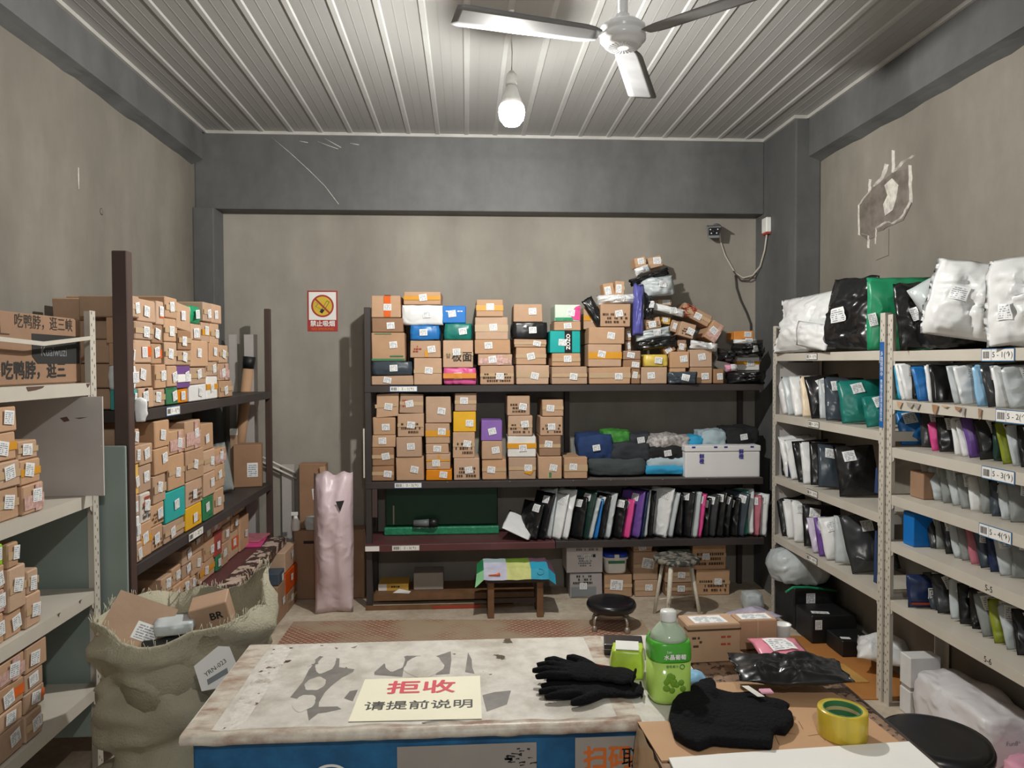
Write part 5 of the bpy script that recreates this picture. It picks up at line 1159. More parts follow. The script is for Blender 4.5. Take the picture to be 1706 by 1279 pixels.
mb.build('smoke_picture', 'print_green', ps)
bar('red_slash', 'sign_red', (-.050, .085), (.050, -.015), .012, -.0027, ps)
lettering(ps, '禁止吸烟', .043, 'paper_white', (0, -.002, -.090), FRONT, bold=.0012); lettering(ps, 'NO SMOKING', .023, 'print_orange', (0, -.002, -.126), FRONT, bold=.0006, stretch=1.05)

cc = empty('security_camera', (1.765, 5.249, 2.545)); tag(cc, 'small grey security camera with four lamp dots on back wall', 'camera')
MB().lathe([(.035, 0), (.035, .012), (.02, .02)], 20).build('wall_plate', 'camera_grey', cc, (0.03, 0, 0.02), (R(90), 0, 0))
MB().tube([(.03, -.015, .02), (.02, -.04, .03), (0, -.05, .012)], .009, 10).build('arm', 'camera_grey', cc)
cb = MB().box(-.038, .038, -.075, .04, -.045, .03).build('camera_body', 'camera_grey', cc, (-.012, -.07, -.01), (R(14), 0, R(-16)), bevel=.006, seg=2)
MB().box(-.046, .044, -.105, .045, .0305, .037).build('sun_hood', 'camera_grey', cb); MB().box(-.036, .036, -.0775, -.0752, -.025, .028).build('front_glass', 'lens_black', cb)
MB().lathe([(.011, 0), (.011, .004), (.006, .006)], 16).build('lens', 'lens_black', cb, (0, -.078, .0), (R(90), 0, 0))
for x, z in ((-.025, .016), (.025, .016), (-.018, -.010), (.018, -.010)): MB().lathe([(.005, 0), (.004, .0015)], 10).build('lamp_dot', 'white_plastic', cb, (x, -.0778, z), (R(90), 0, 0))

jb = empty('junction_box', (2.0845, 5.01, 2.54)); tag(jb, 'small white junction box with red edge on the concrete column', 'box')
MB().box(-.035, 0, -.042, .042, -.045, .055).build('housing', 'white_plastic', jb, bevel=.004); MB().box(-.033, -.002, -.040, .040, -.058, -.0455).build('red_edge', 'print_red', jb)
o = MB().tube([(1.80, 5.19, 2.52), (1.823, 5.235, 2.47), (1.86, 5.24, 2.37), (1.93, 5.24, 2.25), (1.99, 5.235, 2.21), (2.05, 5.20, 2.225), (2.07, 5.12, 2.28), (2.072, 5.05, 2.38), (2.07, 5.01, 2.485)], .006, 8).build('white_cable', 'cable_white'); tag(o, 'pale cable sagging from security camera to junction box', 'cable')
o = MB().tube([(1.92, 5.238, 2.26), (1.97, 5.23, 2.19), (2.03, 5.22, 2.19), (2.068, 5.18, 2.24)], .005, 8).build('dark_cable', 'cable_dark'); tag(o, 'short twisted dark cable loop in the wall corner', 'cable')
o = MB().tube([(1.935, 5.240, 2.23), (1.945, 5.24, 2.14), (1.975, 5.24, 2.05), (2.02, 5.24, 1.96), (2.05, 5.24, 1.88), (2.06, 5.24, 1.55)], .007, 8).build('dark_cable', 'cable_dark'); tag(o, 'dark cable running down the wall behind the white bag', 'cable')
o = MB().tube([(2.242, 3.05, 1.70), (2.242, 2.946, 1.88), (2.242, 2.869, 1.999), (2.242, 2.80, 1.95), (2.242, 2.72, 1.75)], .006, 8).build('black_cable', 'black_plastic'); tag(o, 'black cable looped on the wall above the white bags', 'cable')

# broken plaster patch in the side wall: pale jagged ridges round a grey recess fill
wr = bpy.data.objects['wall_right']
def wallpoly(pts, name, mat, th):
    mb = MB(); n = len(pts); A = [(2.2499, y, z) for y, z in pts]; B = [(2.2499 - th, y, z) for y, z in pts]
    mb.face(B); 
    for k in range(n): mb.face([A[k], A[(k + 1) % n], B[(k + 1) % n], B[k]])
    return mb.build(name, mat, wr)
wallpoly([(4.13, 2.51), (4.00, 2.56), (3.96, 2.57), (3.78, 2.60), (3.66, 2.585), (3.63, 2.40), (3.70, 2.33), (3.86, 2.32), (3.95, 2.29), (4.04, 2.285), (4.12, 2.33)], 'plaster_recess', 'plaster_grey', .003)
def ridge(pts, w):
    mb = MB(); rg = []
    for k, (y, z) in enumerate(pts):
        ww = w * (1 + .5 * noise.noise(Vector((y * 31, z * 29, 0)))); rg.append([(2.2499, y - ww, z - ww * .4), (2.2499 - .009, y, z), (2.2499, y + ww, z + ww * .6)])
    mb.rings(rg, smooth=False); mb.build('plaster_ridge', 'plaster_pale', wr)
def dense(pts, n=6):
    o = []
    for (a, b), (c, d) in zip(pts[:-1], pts[1:]):
        for k in range(n): t = k / n; o.append((a + (c - a) * t + .006 * noise.noise(Vector((a * 9 + t * 5, b, 1))), b + (d - b) * t + .006 * noise.noise(Vector((b * 9, t * 5, 4)))))
    return o + [pts[-1]]
ridge(dense([(4.13, 2.33), (4.135, 2.50), (4.03, 2.55), (4.02, 2.62)]), .010); ridge(dense([(3.80, 2.72), (3.80, 2.60), (3.72, 2.63), (3.62, 2.64)]), .012); ridge(dense([(3.65, 2.60), (3.64, 2.41), (3.72, 2.345), (3.80, 2.33)]), .013)
ridge(dense([(3.95, 2.335), (3.85, 2.35), (3.80, 2.335)]), .014); ridge(dense([(3.95, 2.335), (3.955, 2.25)]), .006); ridge(dense([(4.10, 2.33), (4.03, 2.31), (4.03, 2.24)]), .008); ridge(dense([(3.98, 2.57), (3.90, 2.60), (3.86, 2.66)]), .016)
wallpoly([(3.87, 2.55), (3.80, 2.57), (3.74, 2.52), (3.76, 2.45), (3.79, 2.40), (3.86, 2.385), (3.88, 2.45), (3.84, 2.49)], 'plaster_smear', 'plaster_pale', .007)
wallpoly([(3.95, 2.31), (3.83, 2.31), (3.83, 2.17), (3.95, 2.16)], 'plaster_smear', 'side_plaster_dimmed', .004)
wl = bpy.data.objects['wall_left']
MB().tube([(-1.8085, 3.60, 2.52), (-1.8085, 3.60, 2.42)], .004, 6).build('plaster_scratch', 'plaster_pale', wl); MB().lathe([(.018, 0), (.012, .004)], 10).build('wall_plug', 'plaster_grey', wl, (-1.8098, 3.82, 2.36), (0, R(90), 0))

# ------------------------------------------------------------------ side steel rack extras
bc = MB().box(-.155, .165, -.35, .535, 0, .235).build('carton', 'kraft_dark', None, (-1.60, 2.32, 1.5335), bevel=.005); tag(bc, 'large printed carton lying on top of the side steel rack', 'box')
lettering(bc, '吃鸭脖，逛三峡', .050, 'print_black', (.1662, .30, .205), SIDE_L); lettering(bc, '吃鸭脖，逛三', .062, 'print_black', (.1662, .24, .045), SIDE_L, bold=.0016)
bp = MB().prism([(-.13, .045), (-.13, -.03), (-.10, -.055), (.17, -.055), (.17, .045)], 0, .0008).build('printed_badge', 'print_black', bc, (.1655, .35, .125), SIDE_L)
lettering(bp, 'Kuaiwuzi', .045, 'print_grey', (.0, -.015, .0012), (0, 0, 0)); MB().prism([(.03 * math.cos(a * .5), .04 * math.sin(a * .5)) for a in range(12)], 0, .0008).build('printed_badge', 'print_black', bc, (.1655, -.05, .09), SIDE_L)
MB().face([(.1664, .045, .235), (.1664, .05, .235), (.1664, .056, .165), (.1664, .10, .164), (.1664, .10, .161), (.1664, .051, .161)]).build('tape_tear', 'print_brown', bc)
mb = MB(); rg = [[(-1.388, y, z - .007), (-1.384, y, z - .007), (-1.384, y, z + .007), (-1.388, y, z + .007)] for y, z in ((1.36, 1.70), (1.9, 1.69), (2.291, 1.677), (2.513, 1.669), (2.522, 1.669), (2.832, 1.699))]
mb.rings(rg, smooth=False).build('rack_strap', 'steel_white', rackC, (-oC[0], -oC[1], 0))
o = MB().box(0, .45, 0, .008, 0, .362).build('grey_panel', 'grey_board', None, (-1.775, 2.775, 1.1215)); tag(o, 'grey scuffed board standing on the side steel rack', 'panel')
for pts in ([(.30, .285), (.325, .29), (.335, .275), (.315, .27)], [(.35, .285), (.40, .288), (.37, .281)]): MB().face([(x, -.0004, z) for x, z in pts][::-1]).build('scuff_mark', 'rust', o)
o = MB().box(0, .475, 0, .014, 0, 1.12).build('leaning_panel', 'green_board', None, (-1.775, 2.895, .17), bevel=.006, seg=2); tag(o, 'pale green board standing between side steel rack and brown rack', 'panel')
for i, dz in ((1, .02), (2, .02)):
    pass

# ------------------------------------------------------------------ woven sack by the counter
sk = empty('woven_sack', (-.945, 2.52, 0)); tag(sk, 'big open beige green woven sack slumped beside the counter', 'sack')
mb = MB(); rg = []; n = 48
for k in range(44):
    t = k / 43; z = t * .80
    row = []
    for j in range(n):
        a = 2 * math.pi * j / n; c, s = math.cos(a), math.sin(a)
        r = .250 * (1 - .10 * (1 - t) ** 2 + .05 * math.sin(t * 9)) * (.90 if t < .05 else 1)
        q = Vector((c * 1.1, s * 1.1, t * 5.5 + .9 * c))
        cr = abs(noise.noise(Vector((c * .9, s * .9, t * 6.5 + 1.1 * math.sin(a)))))
        fold = noise.noise(q * 1.2) * .030 + (0.35 - cr) * .085 + (0.5 - abs(noise.noise(q * 2.6 + Vector((5, 5, 5))))) * .026 + .004 * noise.noise(q * 9)
        wv = math.sin(2 * math.pi * (t * 3.6 + .22 * math.sin(a * 2 + .6) + .35 * noise.noise(Vector((c * 1.3, s * 1.3, t * 2.2)))))
        fold += .026 * math.copysign(abs(wv) ** .7, wv) * min(1, 2.2 * (1 - t) + .25)
        fold = min(fold, .05)
        sag = .05 * noise.noise(Vector((c * 1.5, s * 1.5, t * 3)))
        top = (t ** 3) * (.10 * math.exp(-((a - .35) ** 2) * 6) + .02 * math.cos(a + 1.2) - .075 * math.exp(-((a - 4.7) ** 2) * 1.6) + .018 * noise.noise(Vector((c * 4, s * 4, 2))))
        row.append((c * (r + fold), s * (r + fold) * .95, z + sag * .5 + top))
    rg.append(row)
rim = rg[-1]
rg.append([(x * .975, y * .975, z + .004) for x, y, z in rim]); rg.append([(x * .94, y * .94, z - .09) for x, y, z in rim]); rg.append([(x * .90, y * .90, z - .22) for x, y, z in rim])
mb.rings(rg, cap1=True).build('sack_cloth', 'sack_weave', sk)
fr = MB(); rr = random.Random(4)
for k in range(220):
    j = rr.randrange(n); x, y, z = rim[j]; x2, y2, _ = rim[(j + 1) % n]; u = rr.random(); x += (x2 - x) * u; y += (y2 - y) * u
    fr.tube([(x, y, z - .01), (x + rr.uniform(-.012, .012), y + rr.uniform(-.012, .012), z + rr.uniform(.006, .03))], .0008, 3)
f = fr.build('frayed_fringe', 'sack_fray', sk); f['kind'] = 'stuff'
wb = MB(); wb.prism([(-.05, -.045), (.035, -.06), (.062, -.035), (.05, .05), (.02, .062), (-.055, .03)], 0, .0015)
tgo = wb.build('paper_ticket', 'paper_white', sk, (0.198, -0.300, 0.695), (R(72), R(-10), R(26))); lettering(tgo, 'YRN-023', .018, 'print_black', (0, .005, .0022), (0, 0, R(18))); MB().face([(-.03, -.035, .0022), (.03, -.022, .0022), (.03, -.006, .0022), (-.03, -.019, .0022)]).build('barcode_print', 'print_grey', tgo)
o = MB().box(-.095, .095, -.075, .075, 0, .012).build('carton_flap', 'kraft', None, (-1.065, 2.44, .765), (R(58), R(24), R(8))); tag(o, 'torn kraft flap with a shipping label poking out of the sack', 'cardboard')
mb = MB(); mb.face([(.0, -.05, .0125), (.075, -.05, .0125), (.075, .005, .0125), (.0, .005, .0125)], 0, [(0, 0), (1, 0), (1, 1), (0, 1)]); mb.build('shipping_label', 'shipping_print', o)
o = MB().box(-.06, .06, -.05, .05, 0, .10).build('carton', 'kraft', None, (-.845, 2.52, .72), (R(10), R(-12), R(10)), bevel=.003); tag(o, 'small kraft carton printed with letters inside the sack', 'box'); lettering(o, 'BR', .035, 'print_black', (.02, -.0508, .06), FRONT, bold=.001)
o = link('pouch', soft_mesh('pouch', 'poly_silver', .12, .09, .035, 31, .3, .008), None, (-.95, 2.44, .735), (0, 0, .3)); tag(o, 'crumpled silver pouch lying inside the sack', 'pouch')
o = link('pouch', soft_mesh('pouch', 'poly_charcoal', .28, .28, .06, 33, .5, .012), None, (-.945, 2.53, .66)); tag(o, 'dark crumpled bag filling the sack below the silver pouch', 'pouch')

# ------------------------------------------------------------------ far corner: pink roll, tubes, cartons
pr = bag('wrapped_roll', 'tall pale pink wrapped roll standing by the back rack', 'parcel', 'palepink', .245, .90, .16, (-.855, 4.76, .002), R(4), R(2), 0, 55, lab=None, nx=15, ny=26, amp=.28, seam=.97, wob=.05)
ym = min(v.co.y for v in pr.data.vertices if abs(v.co.z - .68) < .08)
MB().face([(.025, ym - .002, .73), (.052, ym - .004, .665), (.078, ym - .002, .735)]).build('black_triangle', 'print_black', pr)
o = MB().box(-.237, .237, 0, .16, 0, .468).build('carton', 'kraft_dark', None, (-.94, 5.06, .001), bevel=.005); tag(o, 'wide dark brown carton behind the pink wrapped roll', 'box'); MB().quad(-.17, -.09, .38, .40, -.001).build('hand_hole', 'steel_hole', o)
o = MB().box(-.09, .09, 0, .10, 0, .445).build('carton', 'kraft_dark', None, (-1.06, 5.12, .4705), bevel=.004); tag(o, 'upright brown carton with white label above the wide carton', 'box'); sticker(o, .04, .24, .08, .075, -.001, .1)
o = MB().box(-.02, .02, 0, .05, 0, .43).build('carton', 'kraft', None, (-.93, 5.10, .4705), (0, R(-8), 0), bevel=.003); tag(o, 'slim kraft carton leaning beside the upright brown carton', 'box')
o = empty('spray_bottle', (-1.165, 5.075, .4705)); tag(o, 'white plastic spray bottle on the wide dark carton', 'bottle')
MB().lathe([(.026, 0), (.030, .006), (.030, .06), (.014, .085), (.012, .10)], 18).build('bottle_body', 'white_plastic', o); MB().box(-.030, .016, -.010, .010, .1005, .125).build('spray_head', 'white_plastic', o, bevel=.003)
o = link('pouch', soft_mesh('pouch', 'poly_silver', .10, .05, .09, 41, .4, .01), None, (-1.05, 5.09, .4705)); tag(o, 'shiny silver pouch on the wide dark carton', 'pouch')
for z, l in ((0, 'upper white plastic pipe leaning beside the brown rack post'), (.035, 'lower white plastic pipe leaning beside the brown rack post')):
    o = MB().tube([(-1.50, 5.21, .995 - z), (-1.185, 5.21, .838 - z)], .008, 10).build('plastic_pipe', 'pvc_white'); tag(o, l, 'pipe', 'white pipes in the corner')
o = MB().box(0, .085, 0, .012, 0, .90).build('white_board', 'grey_board', None, (-1.29, 5.225, .001)); tag(o, 'narrow white board standing in the far corner', 'panel')
tb = empty('cardboard_tube', (-1.52, 5.045, .83)); tag(tb, 'kraft cardboard tube with black end leaning in the corner', 'tube')
MB().tube([(-.02, -.02, .0), (.062, 0, .74)], .034, 18).build('tube_wall', 'kraft', tb); MB().tube([(.062, 0, .741), (.070, 0, .82)], [.036, .042], 16).build('black_end', 'black_tarp', tb)
o = MB().box(-.085, .085, 0, .15, 0, .27).build('carton', 'kraft_dark', None, (-1.40, 4.80, .8145), (0, 0, R(12)), bevel=.003); tag(o, 'upright brown carton at the far end of brown rack', 'box'); sticker(o, .03, .11, .065, .09, -.0015)
o = MB().box(-.02, .02, 0, .03, 0, .37).build('carton', 'kraft', None, (-1.50, 4.84, .8145), bevel=.002); tag(o, 'slender kraft carton with white end on brown rack', 'box'); MB().box(-.0205, .0205, -.0005, .0305, .33, .371).build('white_end', 'paper_white', o)
o = MB().box(-.06, .06, 0, .006, 0, .34).build('white_board', 'foam_white', None, (-1.53, 4.42, .8145), (R(-12), 0, R(60))); tag(o, 'white board leaning against the brown rack cartons', 'panel')
bag('poly_mailer', 'cloudy plastic wrap roll leaning at far end of brown rack', 'wrap', 'greyclear', .09, .30, .06, (-1.46, 4.58, .8145), R(20), R(6), R(-10), 61, lab=None, amp=.5)
o = MB().box(-.15, .06, -.15, .13, 0, .012).build('document_folder', 'poly_hotpink', None, (-1.37, 4.84, .4515), (0, 0, R(6)), bevel=.002); tag(o, 'pink document folder on the low brown shelf', 'folder')
o = MB().box(-.14, .06, -.09, .13, 0, .012).build('document_folder', 'poly_rose', None, (-1.38, 4.86, .4645), (0, 0, R(-4)), bevel=.002); tag(o, 'dusky pink folder lying on the bright pink one', 'folder')
o = link('pouch', soft_mesh('pouch', 'poly_black', .15, .10, .05, 51, .4, .008), None, (-1.41, 3.86, .772), (0, R(-22), R(70))); tag(o, 'black pouch slid between cartons on low brown shelf', 'pouch')
for v in o.data.vertices: v.co.z -= .055

o = link('pouch', soft_mesh('pouch', 'poly_white', .03, .022, .085, 57, .3, .012), None, (-1.283, 2.995, 1.375), (0, 0, .4)); tag(o, 'twisted white plastic scrap hanging at the brown rack post', 'pouch')

# ------------------------------------------------------------------ bags on the tops of the right racks
g1 = 'large bags on top of the steel racks'
bag('poly_mailer', 'large white mailer slumped on the column-side rack top', 'mailer', 'white', 0.60, .335, .12, (1.965, 4.215, 1.657), R(-84), R(8), R(-2), 101, g1, lab=None, nx=33, ny=27, amp=.45, wob=.05)
bag('poly_mailer', 'white roll-shaped mailer lying before the large white one', 'mailer', 'white', .32, .14, .05, (1.905, 4.00, 1.657), R(-84), R(6), R(8), 102, g1, lab=None, amp=.5)
bag('poly_mailer', 'large black mailer with white labels hanging over rack edge', 'mailer', 'black', .40, .37, .09, (1.955, 3.72, 1.657), R(-82), R(6), R(4), 103, g1, lab=(-.02, .45, .09, .07), nx=31, ny=29, amp=.45, wob=.07)
bag('poly_mailer', 'tall green mailer beside the slotted upright', 'mailer', 'green', .30, .35, .05, (2.075, 3.43, 1.657), R(-10), R(4), 0, 104, g1, lab=(-.42, .42, .035, .06), amp=.3)
bag('poly_mailer', 'black mailer with narrow label beside the slotted upright', 'mailer', 'black', .16, .30, .08, (1.99, 3.14, 1.652), R(-12), R(8), R(-4), 105, g1, lab=(-.1, .5, .03, .06), amp=.5, wob=.06)
o = link('poly_mailer', soft_mesh('poly_mailer', 'poly_black', .26, .20, .21, 106, .45, .02, 9), None, (2.085, 3.02, 1.652)); tag(o, 'round stuffed black mailer between two upright bags', 'mailer', g1); sticker(o, .02, .13, .045, .045, -.108)
bag('poly_mailer', 'big pale mailer with a label leaning on black bags', 'mailer', 'white', .38, .31, .11, (1.985, 2.80, 1.652), R(-46), R(6), R(10), 107, g1, lab=(-.18, .55, .07, .055), nx=31, ny=29, amp=.5, wob=.06)
bag('poly_mailer', 'small pale mailer tucked behind the big pale one', 'mailer', 'silver', .22, .25, .07, (2.09, 2.99, 1.70), R(-30), R(10), R(-30), 108, g1, lab=(.1, .5, .06, .05), amp=.5)
bag('poly_mailer', 'pale mailer nearest the picture edge on the rack top', 'mailer', 'white', .46, .33, .12, (2.02, 2.42, 1.652), R(-66), R(7), R(-4), 109, g1, lab=(-.3, .35, .07, .06), nx=31, ny=29, amp=.45, wob=.06)
o = MB().box(-.08, .08, -.05, .05, 0, .12).build('carton', 'kraft_dark', None, (2.10, 3.20, .9895), bevel=.003); tag(o, 'dark kraft carton at far end of shelf 5-4', 'box'); MB().face([(-.07, -.02, .1205), (.03, -.02, .1205), (.02, .03, .1205), (-.05, .03, .16)]).build('paper_flap', 'paper_white', o)
o = MB().box(-.11, .07, -.03, .05, 0, .15).build('carton', 'card_blue', None, (2.10, 3.20, .7735), bevel=.003); tag(o, 'blue carton at far end of shelf 5-5', 'box')
o = bag('poly_mailer', 'navy mailer printed with white characters on shelf 5-6', 'mailer', 'navy', .20, .145, .04, (2.065, 3.16, .5015), R(-6), R(8), 0, 120, lab=None, amp=.2)
ym = min(v.co.y for v in o.data.vertices); lettering(o, '顾家', .052, 'paper_white', (.03, ym - .003, .062), FRONT, bold=.0006); MB().face([(-.09, ym * .6 - .002, .014), (.09, ym * .6 - .002, .014), (.09, ym * .8 - .002, .024), (-.09, ym * .8 - .002, .024)]).build('red_band', 'print_red', o)

rr = random.Random(12)
for k in range(8):
    y = 3.22 - k * .075 + rr.uniform(-.03, .03); w = rr.uniform(.015, .06); d = rr.uniform(.012, .05); z = TOP_B[1]
    MB().face([(1.9475, y - w / 2, z - .006), (1.9475, y + w / 2, z - .004), (1.9465, y + w * .3, z - d * .7), (1.945, y - w * .1, z - d), (1.9465, y - w * .35, z - d * .5)]).build('torn_paper', rr.choice(('kraft', 'kraft_dark', 'paper_grey')), shB[1])

# ------------------------------------------------------------------ floor by the right racks
o = MB().prism([(1.80, 3.36), (2.04, 3.34), (2.20, 3.60), (2.19, 4.12), (1.84, 4.18)], .0008, .005).build('cardboard_sheet', 'envelope_orange'); tag(o, 'orange brown cardboard sheet flat on floor under steel racks', 'cardboard')
o = MB().prism([(1.842, 3.77), (1.976, 3.745), (1.992, 3.523), (1.81, 3.529)], .0055, .011).build('paper_envelope', 'envelope_tan'); tag(o, 'tan paper envelope on the floor cardboard sheet', 'envelope'); MB().face([(1.845, 3.765, .0114), (1.91, 3.66, .0118), (1.974, 3.742, .0114)]).build('envelope_flap', 'envelope_tan', o)
o = MB().box(1.945, 2.21, 4.04, 4.25, .006, .165).build('carton', 'black_tarp', None, bevel=.006); tag(o, 'low black wrapped box with top label under the rack', 'box'); MB().face([(1.965, 4.08, .1664), (2.06, 4.06, .1664), (2.07, 4.10, .1664), (1.975, 4.12, .1664)], 0, [(0, 0), (1, 0), (1, 1), (0, 1)]).build('shipping_label', 'shipping_print', o); MB().quad(1.965, 2.005, .085, .14, 4.039).build('shipping_label', 'shipping_print', o)
o = MB().box(1.945, 2.20, 4.27, 4.535, .006, .255).build('carton', 'black_tarp', None, bevel=.008); tag(o, 'tall black wrapped box beneath the white lumpy bag', 'box'); MB().quad(2.02, 2.075, .16, .22, 4.2685).build('shipping_label', 'shipping_print', o)
o = link('plastic_sack', soft_mesh('plastic_sack', 'poly_silver', .32, .26, .19, 130, .6, .02, 9), None, (2.03, 4.41, .257)); tag(o, 'white lumpy plastic bag on the tall black box', 'bag')
o = MB().tube([(1.88, 4.24, .24), (1.93, 4.25, .265), (2.02, 4.255, .262), (2.2, 4.26, .235)], .007, 8).build('packing_cord', 'poly_green'); tag(o, 'green cord trailing under the white lumpy bag', 'cord')
o = link('plastic_sack', soft_mesh('plastic_sack', 'poly_silver', .12, .12, .11, 131, .5, .012), None, (1.84, 4.66, .002)); tag(o, 'small grey bag on the floor by the rack foot', 'bag'); sticker(o, 0, .06, .03, .035, -.065)
bag('poly_mailer', 'flattened pale plastic mailer on floor beside black boxes', 'mailer', 'lilac', .30, .20, .05, (1.78, 4.30, .012), R(20), R(86), 0, 132, lab=None, amp=.5)
o = MB().box(2.02, 2.20, 3.84, 4.02, .006, .095).build('carton', 'black_tarp', None, bevel=.005); tag(o, 'small flat black box behind the pale floor mailer', 'box'); MB().face([(2.03, 3.87, .0962), (2.08, 3.86, .0962), (2.085, 3.89, .0962), (2.035, 3.90, .0962)]).build('shipping_label', 'shipping_print', o)
bag('poly_mailer', 'pale crumpled mailer on floor against the rack upright', 'mailer', 'white', .24, .19, .09, (2.09, 3.57, .05), R(-30), R(72), R(0), 133, lab=None, amp=.5, wob=.08)
o = link('bubble_parcel', soft_mesh('bubble_parcel', 'poly_bubble', .23, .50, .23, 134, .32, .022, 9), None, (2.095, 2.91, .001)); tag(o, 'big white bubble-wrapped parcel under the near steel rack', 'parcel'); lettering(o, 'Fun8*', .024, 'print_grey', (-.03, -.2635, .15), FRONT)
for k, (z, h, l) in enumerate(((.001, .115, 'lower'), (.13, .14, 'upper'))):
    o = MB().box(1.985, 2.13, 3.175, 3.255, z, z + h).build('carton', 'card_white', None, bevel=.004); tag(o, l + ' white box of the pair inside the rack upright', 'box', 'white boxes on the floor')
o = MB().box(1.99, 2.125, 3.178, 3.252, .117, .129).build('paper_pad', 'paper_grey'); tag(o, 'grey pad pressed between the two white floor boxes', 'paper')
o = link('pink_pouch', soft_mesh('pink_pouch', 'poly_pink', .24, .24, .14, 135, .5, .018, 8), None, (2.10, 2.50, .001), (0, 0, .3)); tag(o, 'pink plastic bag on floor under the near steel rack', 'bag')
o = MB().prism([(-1.10, 3.2), (1.05, 3.1), (1.08, 4.50), (-.3, 4.60), (-1.08, 4.62)], .0008, .004).build('floor_net', 'net_weave'); tag(o, 'red net mat lying on the floor behind the counter', 'mat')

# ------------------------------------------------------------------ counter
ct = empty('service_counter', (-.02, 1.92, 0)); tag(ct, 'blue counter with worn taped white top', 'counter')
O = (.02, -1.92, 0)
MB().box(-.612, .60, 1.662, 2.165, .0, .757).build('cabinet', 'counter_blue', ct, O, bevel=.004)
mb = MB(); rg = []                                     # top with a wavy taped front edge
NX = 70; top_pts = []
for k in range(NX + 1):
    x = -.636 + (.602 + .636) * k / NX; wv = .004 * noise.noise(Vector((x * 9, 2, 0))); wz = .003 * noise.noise(Vector((x * 13, 5, 1)))
    rg.append([(x, 1.668, .7575), (x, 1.651 + wv, .759 + wz * .3), (x, 1.646 + wv, .768), (x, 1.650 + wv, .779 + wz * .3), (x, 1.665, .7805), (x, 2.178, .7805), (x, 2.186, .776), (x, 2.186, .7575)])
mb.rings(rg, smooth=False); top = mb.build('counter_top', 'counter_top', ct, O)
for (x0, x1, y0, y1, m) in ((-.634, -.575, 1.66, 2.18, 'tape_grime'), (-.560, -.505, 1.66, 2.17, 'silver_tape'), (.345, .395, 1.66, 2.18, 'tape_grime')):
    mb = MB(); N = 26
    for k in range(N):
        f = lambda t, e: (x0 if e == 0 else x1) + .004 * noise.noise(Vector((t * 6, e * 3 + x0 * 9, 2)))
        ya, yb = y0 + (y1 - y0) * k / N, y0 + (y1 - y0) * (k + 1) / N; z = lambda t: .7811 + .0012 * abs(noise.noise(Vector((t * 14, x0, 1))))
        mb.face([(f(ya, 0), ya, z(ya)), (f(ya, 1), ya, z(ya)), (f(yb, 1), yb, z(yb)), (f(yb, 0), yb, z(yb))], smooth=True)
    mb.build('tape_strip', m, top)
mb = MB(); rg = []
for k in range(90):
    x = -.634 + 1.03 * k / 89; w = .006 * noise.noise(Vector((x * 12, 0, 5))); v = .009 * noise.noise(Vector((x * 17, 3, 5)))
    rg.append([(x, 1.6545 + w * .3, .755 + v * .5), (x, 1.643 + w * .4, .761), (x, 1.641 + w * .4, .773), (x, 1.652, .7825), (x, 1.672 + w * 2, .7822), (x, 1.672 + w * 2, .7810)])
mb.rings(rg, smooth=True, close=False, cap0=False, cap1=False); mb.build('tape_strip', 'tape_grime', top)
DARK, OVAL = [[[[-0.426,1.915],[-0.426,1.991],[-0.419,2.038],[-0.423,2.059],[-0.415,2.083],[-0.401,2.075],[-0.357,2.062],[-0.348,2.002],[-0.304,1.985],[-0.306,1.967],[-0.33,1.933],[-0.348,1.885],[-0.357,1.85],[-0.361,1.795],[-0.357,1.771],[-0.313,1.77],[-0.301,1.756],[-0.332,1.742],[-0.352,1.737],[-0.366,1.703],[-0.384,1.765],[-0.383,1.807],[-0.414,1.815],[-0.437,1.828]],[[-0.249,1.963],[-0.229,2.018],[-0.172,2.068],[-0.131,2.065],[-0.162,2.025],[-0.173,1.987],[-0.172,1.928],[-0.247,1.946]],[[-0.091,2.058],[-0.049,2.092],[-0.046,2.027],[-0.049,1.939],[-0.086,1.934],[-0.07,2.014]],[[-0.008,1.947],[0.0,2.081],[0.01,2.03],[0.011,1.975],[0.017,1.935]],[[-0.304,1.813],[-0.296,1.852],[-0.277,1.859],[-0.28,1.795]],[[0.035,1.807],[0.066,1.822],[0.107,1.828],[0.093,1.754],[0.043,1.72]],[[-0.108,1.676],[-0.066,1.691],[0.004,1.673],[-0.056,1.658]],[[-0.386,2.146],[-0.373,2.14],[-0.377,2.127]],[[-0.338,2.139],[-0.32,2.154],[-0.326,2.134]]],[[-0.388,2.025,0.026,0.06],[-0.391,1.901,0.026,0.04],[-0.396,1.794,0.026,0.045],[-0.2,2.022,0.027,0.057],[-0.119,1.993,0.052,0.073]]]
for p in DARK: MB().face([(x, y, .7809) for x, y in (p if sum((a[0] - b[0]) * (a[1] + b[1]) for a, b in zip(p, p[1:] + p[:1])) < 0 else p[::-1])][::1]).build('worn_patch', 'counter_patch', top)
for x, y, rx, ry in OVAL: MB().face([(x + rx * math.cos(a * .2618) * (1 + .06 * math.sin(a * 1.9 + x * 40)), y + ry * math.sin(a * .2618) * (1 + .08 * math.sin(a * 1.3 + y * 30)), .7812) for a in range(24)]).build('paper_remnant', 'counter_top', top)
o = MB().box(-.161, .155, 1.6585, 1.6605, .40, .735).build('wall_notice', 'paper_grey'); tag(o, 'grey notice sheet with black ink sketch on counter front', 'notice')
mb = MB(); rr = random.Random(9)
for k in range(16):
    x, z = rr.uniform(.08, .14), rr.uniform(.68, .725); l = rr.uniform(.006, .02); mb.face([(x, 1.6578, z), (x + l, 1.6578, z + rr.uniform(-.006, .006)), (x + l, 1.6578, z + .003 + rr.uniform(-.003, .003)), (x, 1.6578, z + .003)])
mb.build('print', 'print_black', o)
o = MB().box(.244, .392, 1.6585, 1.6605, .45, .742).build('wall_notice', 'paper_grey'); tag(o, 'notice sheet with orange characters on the counter front', 'notice')
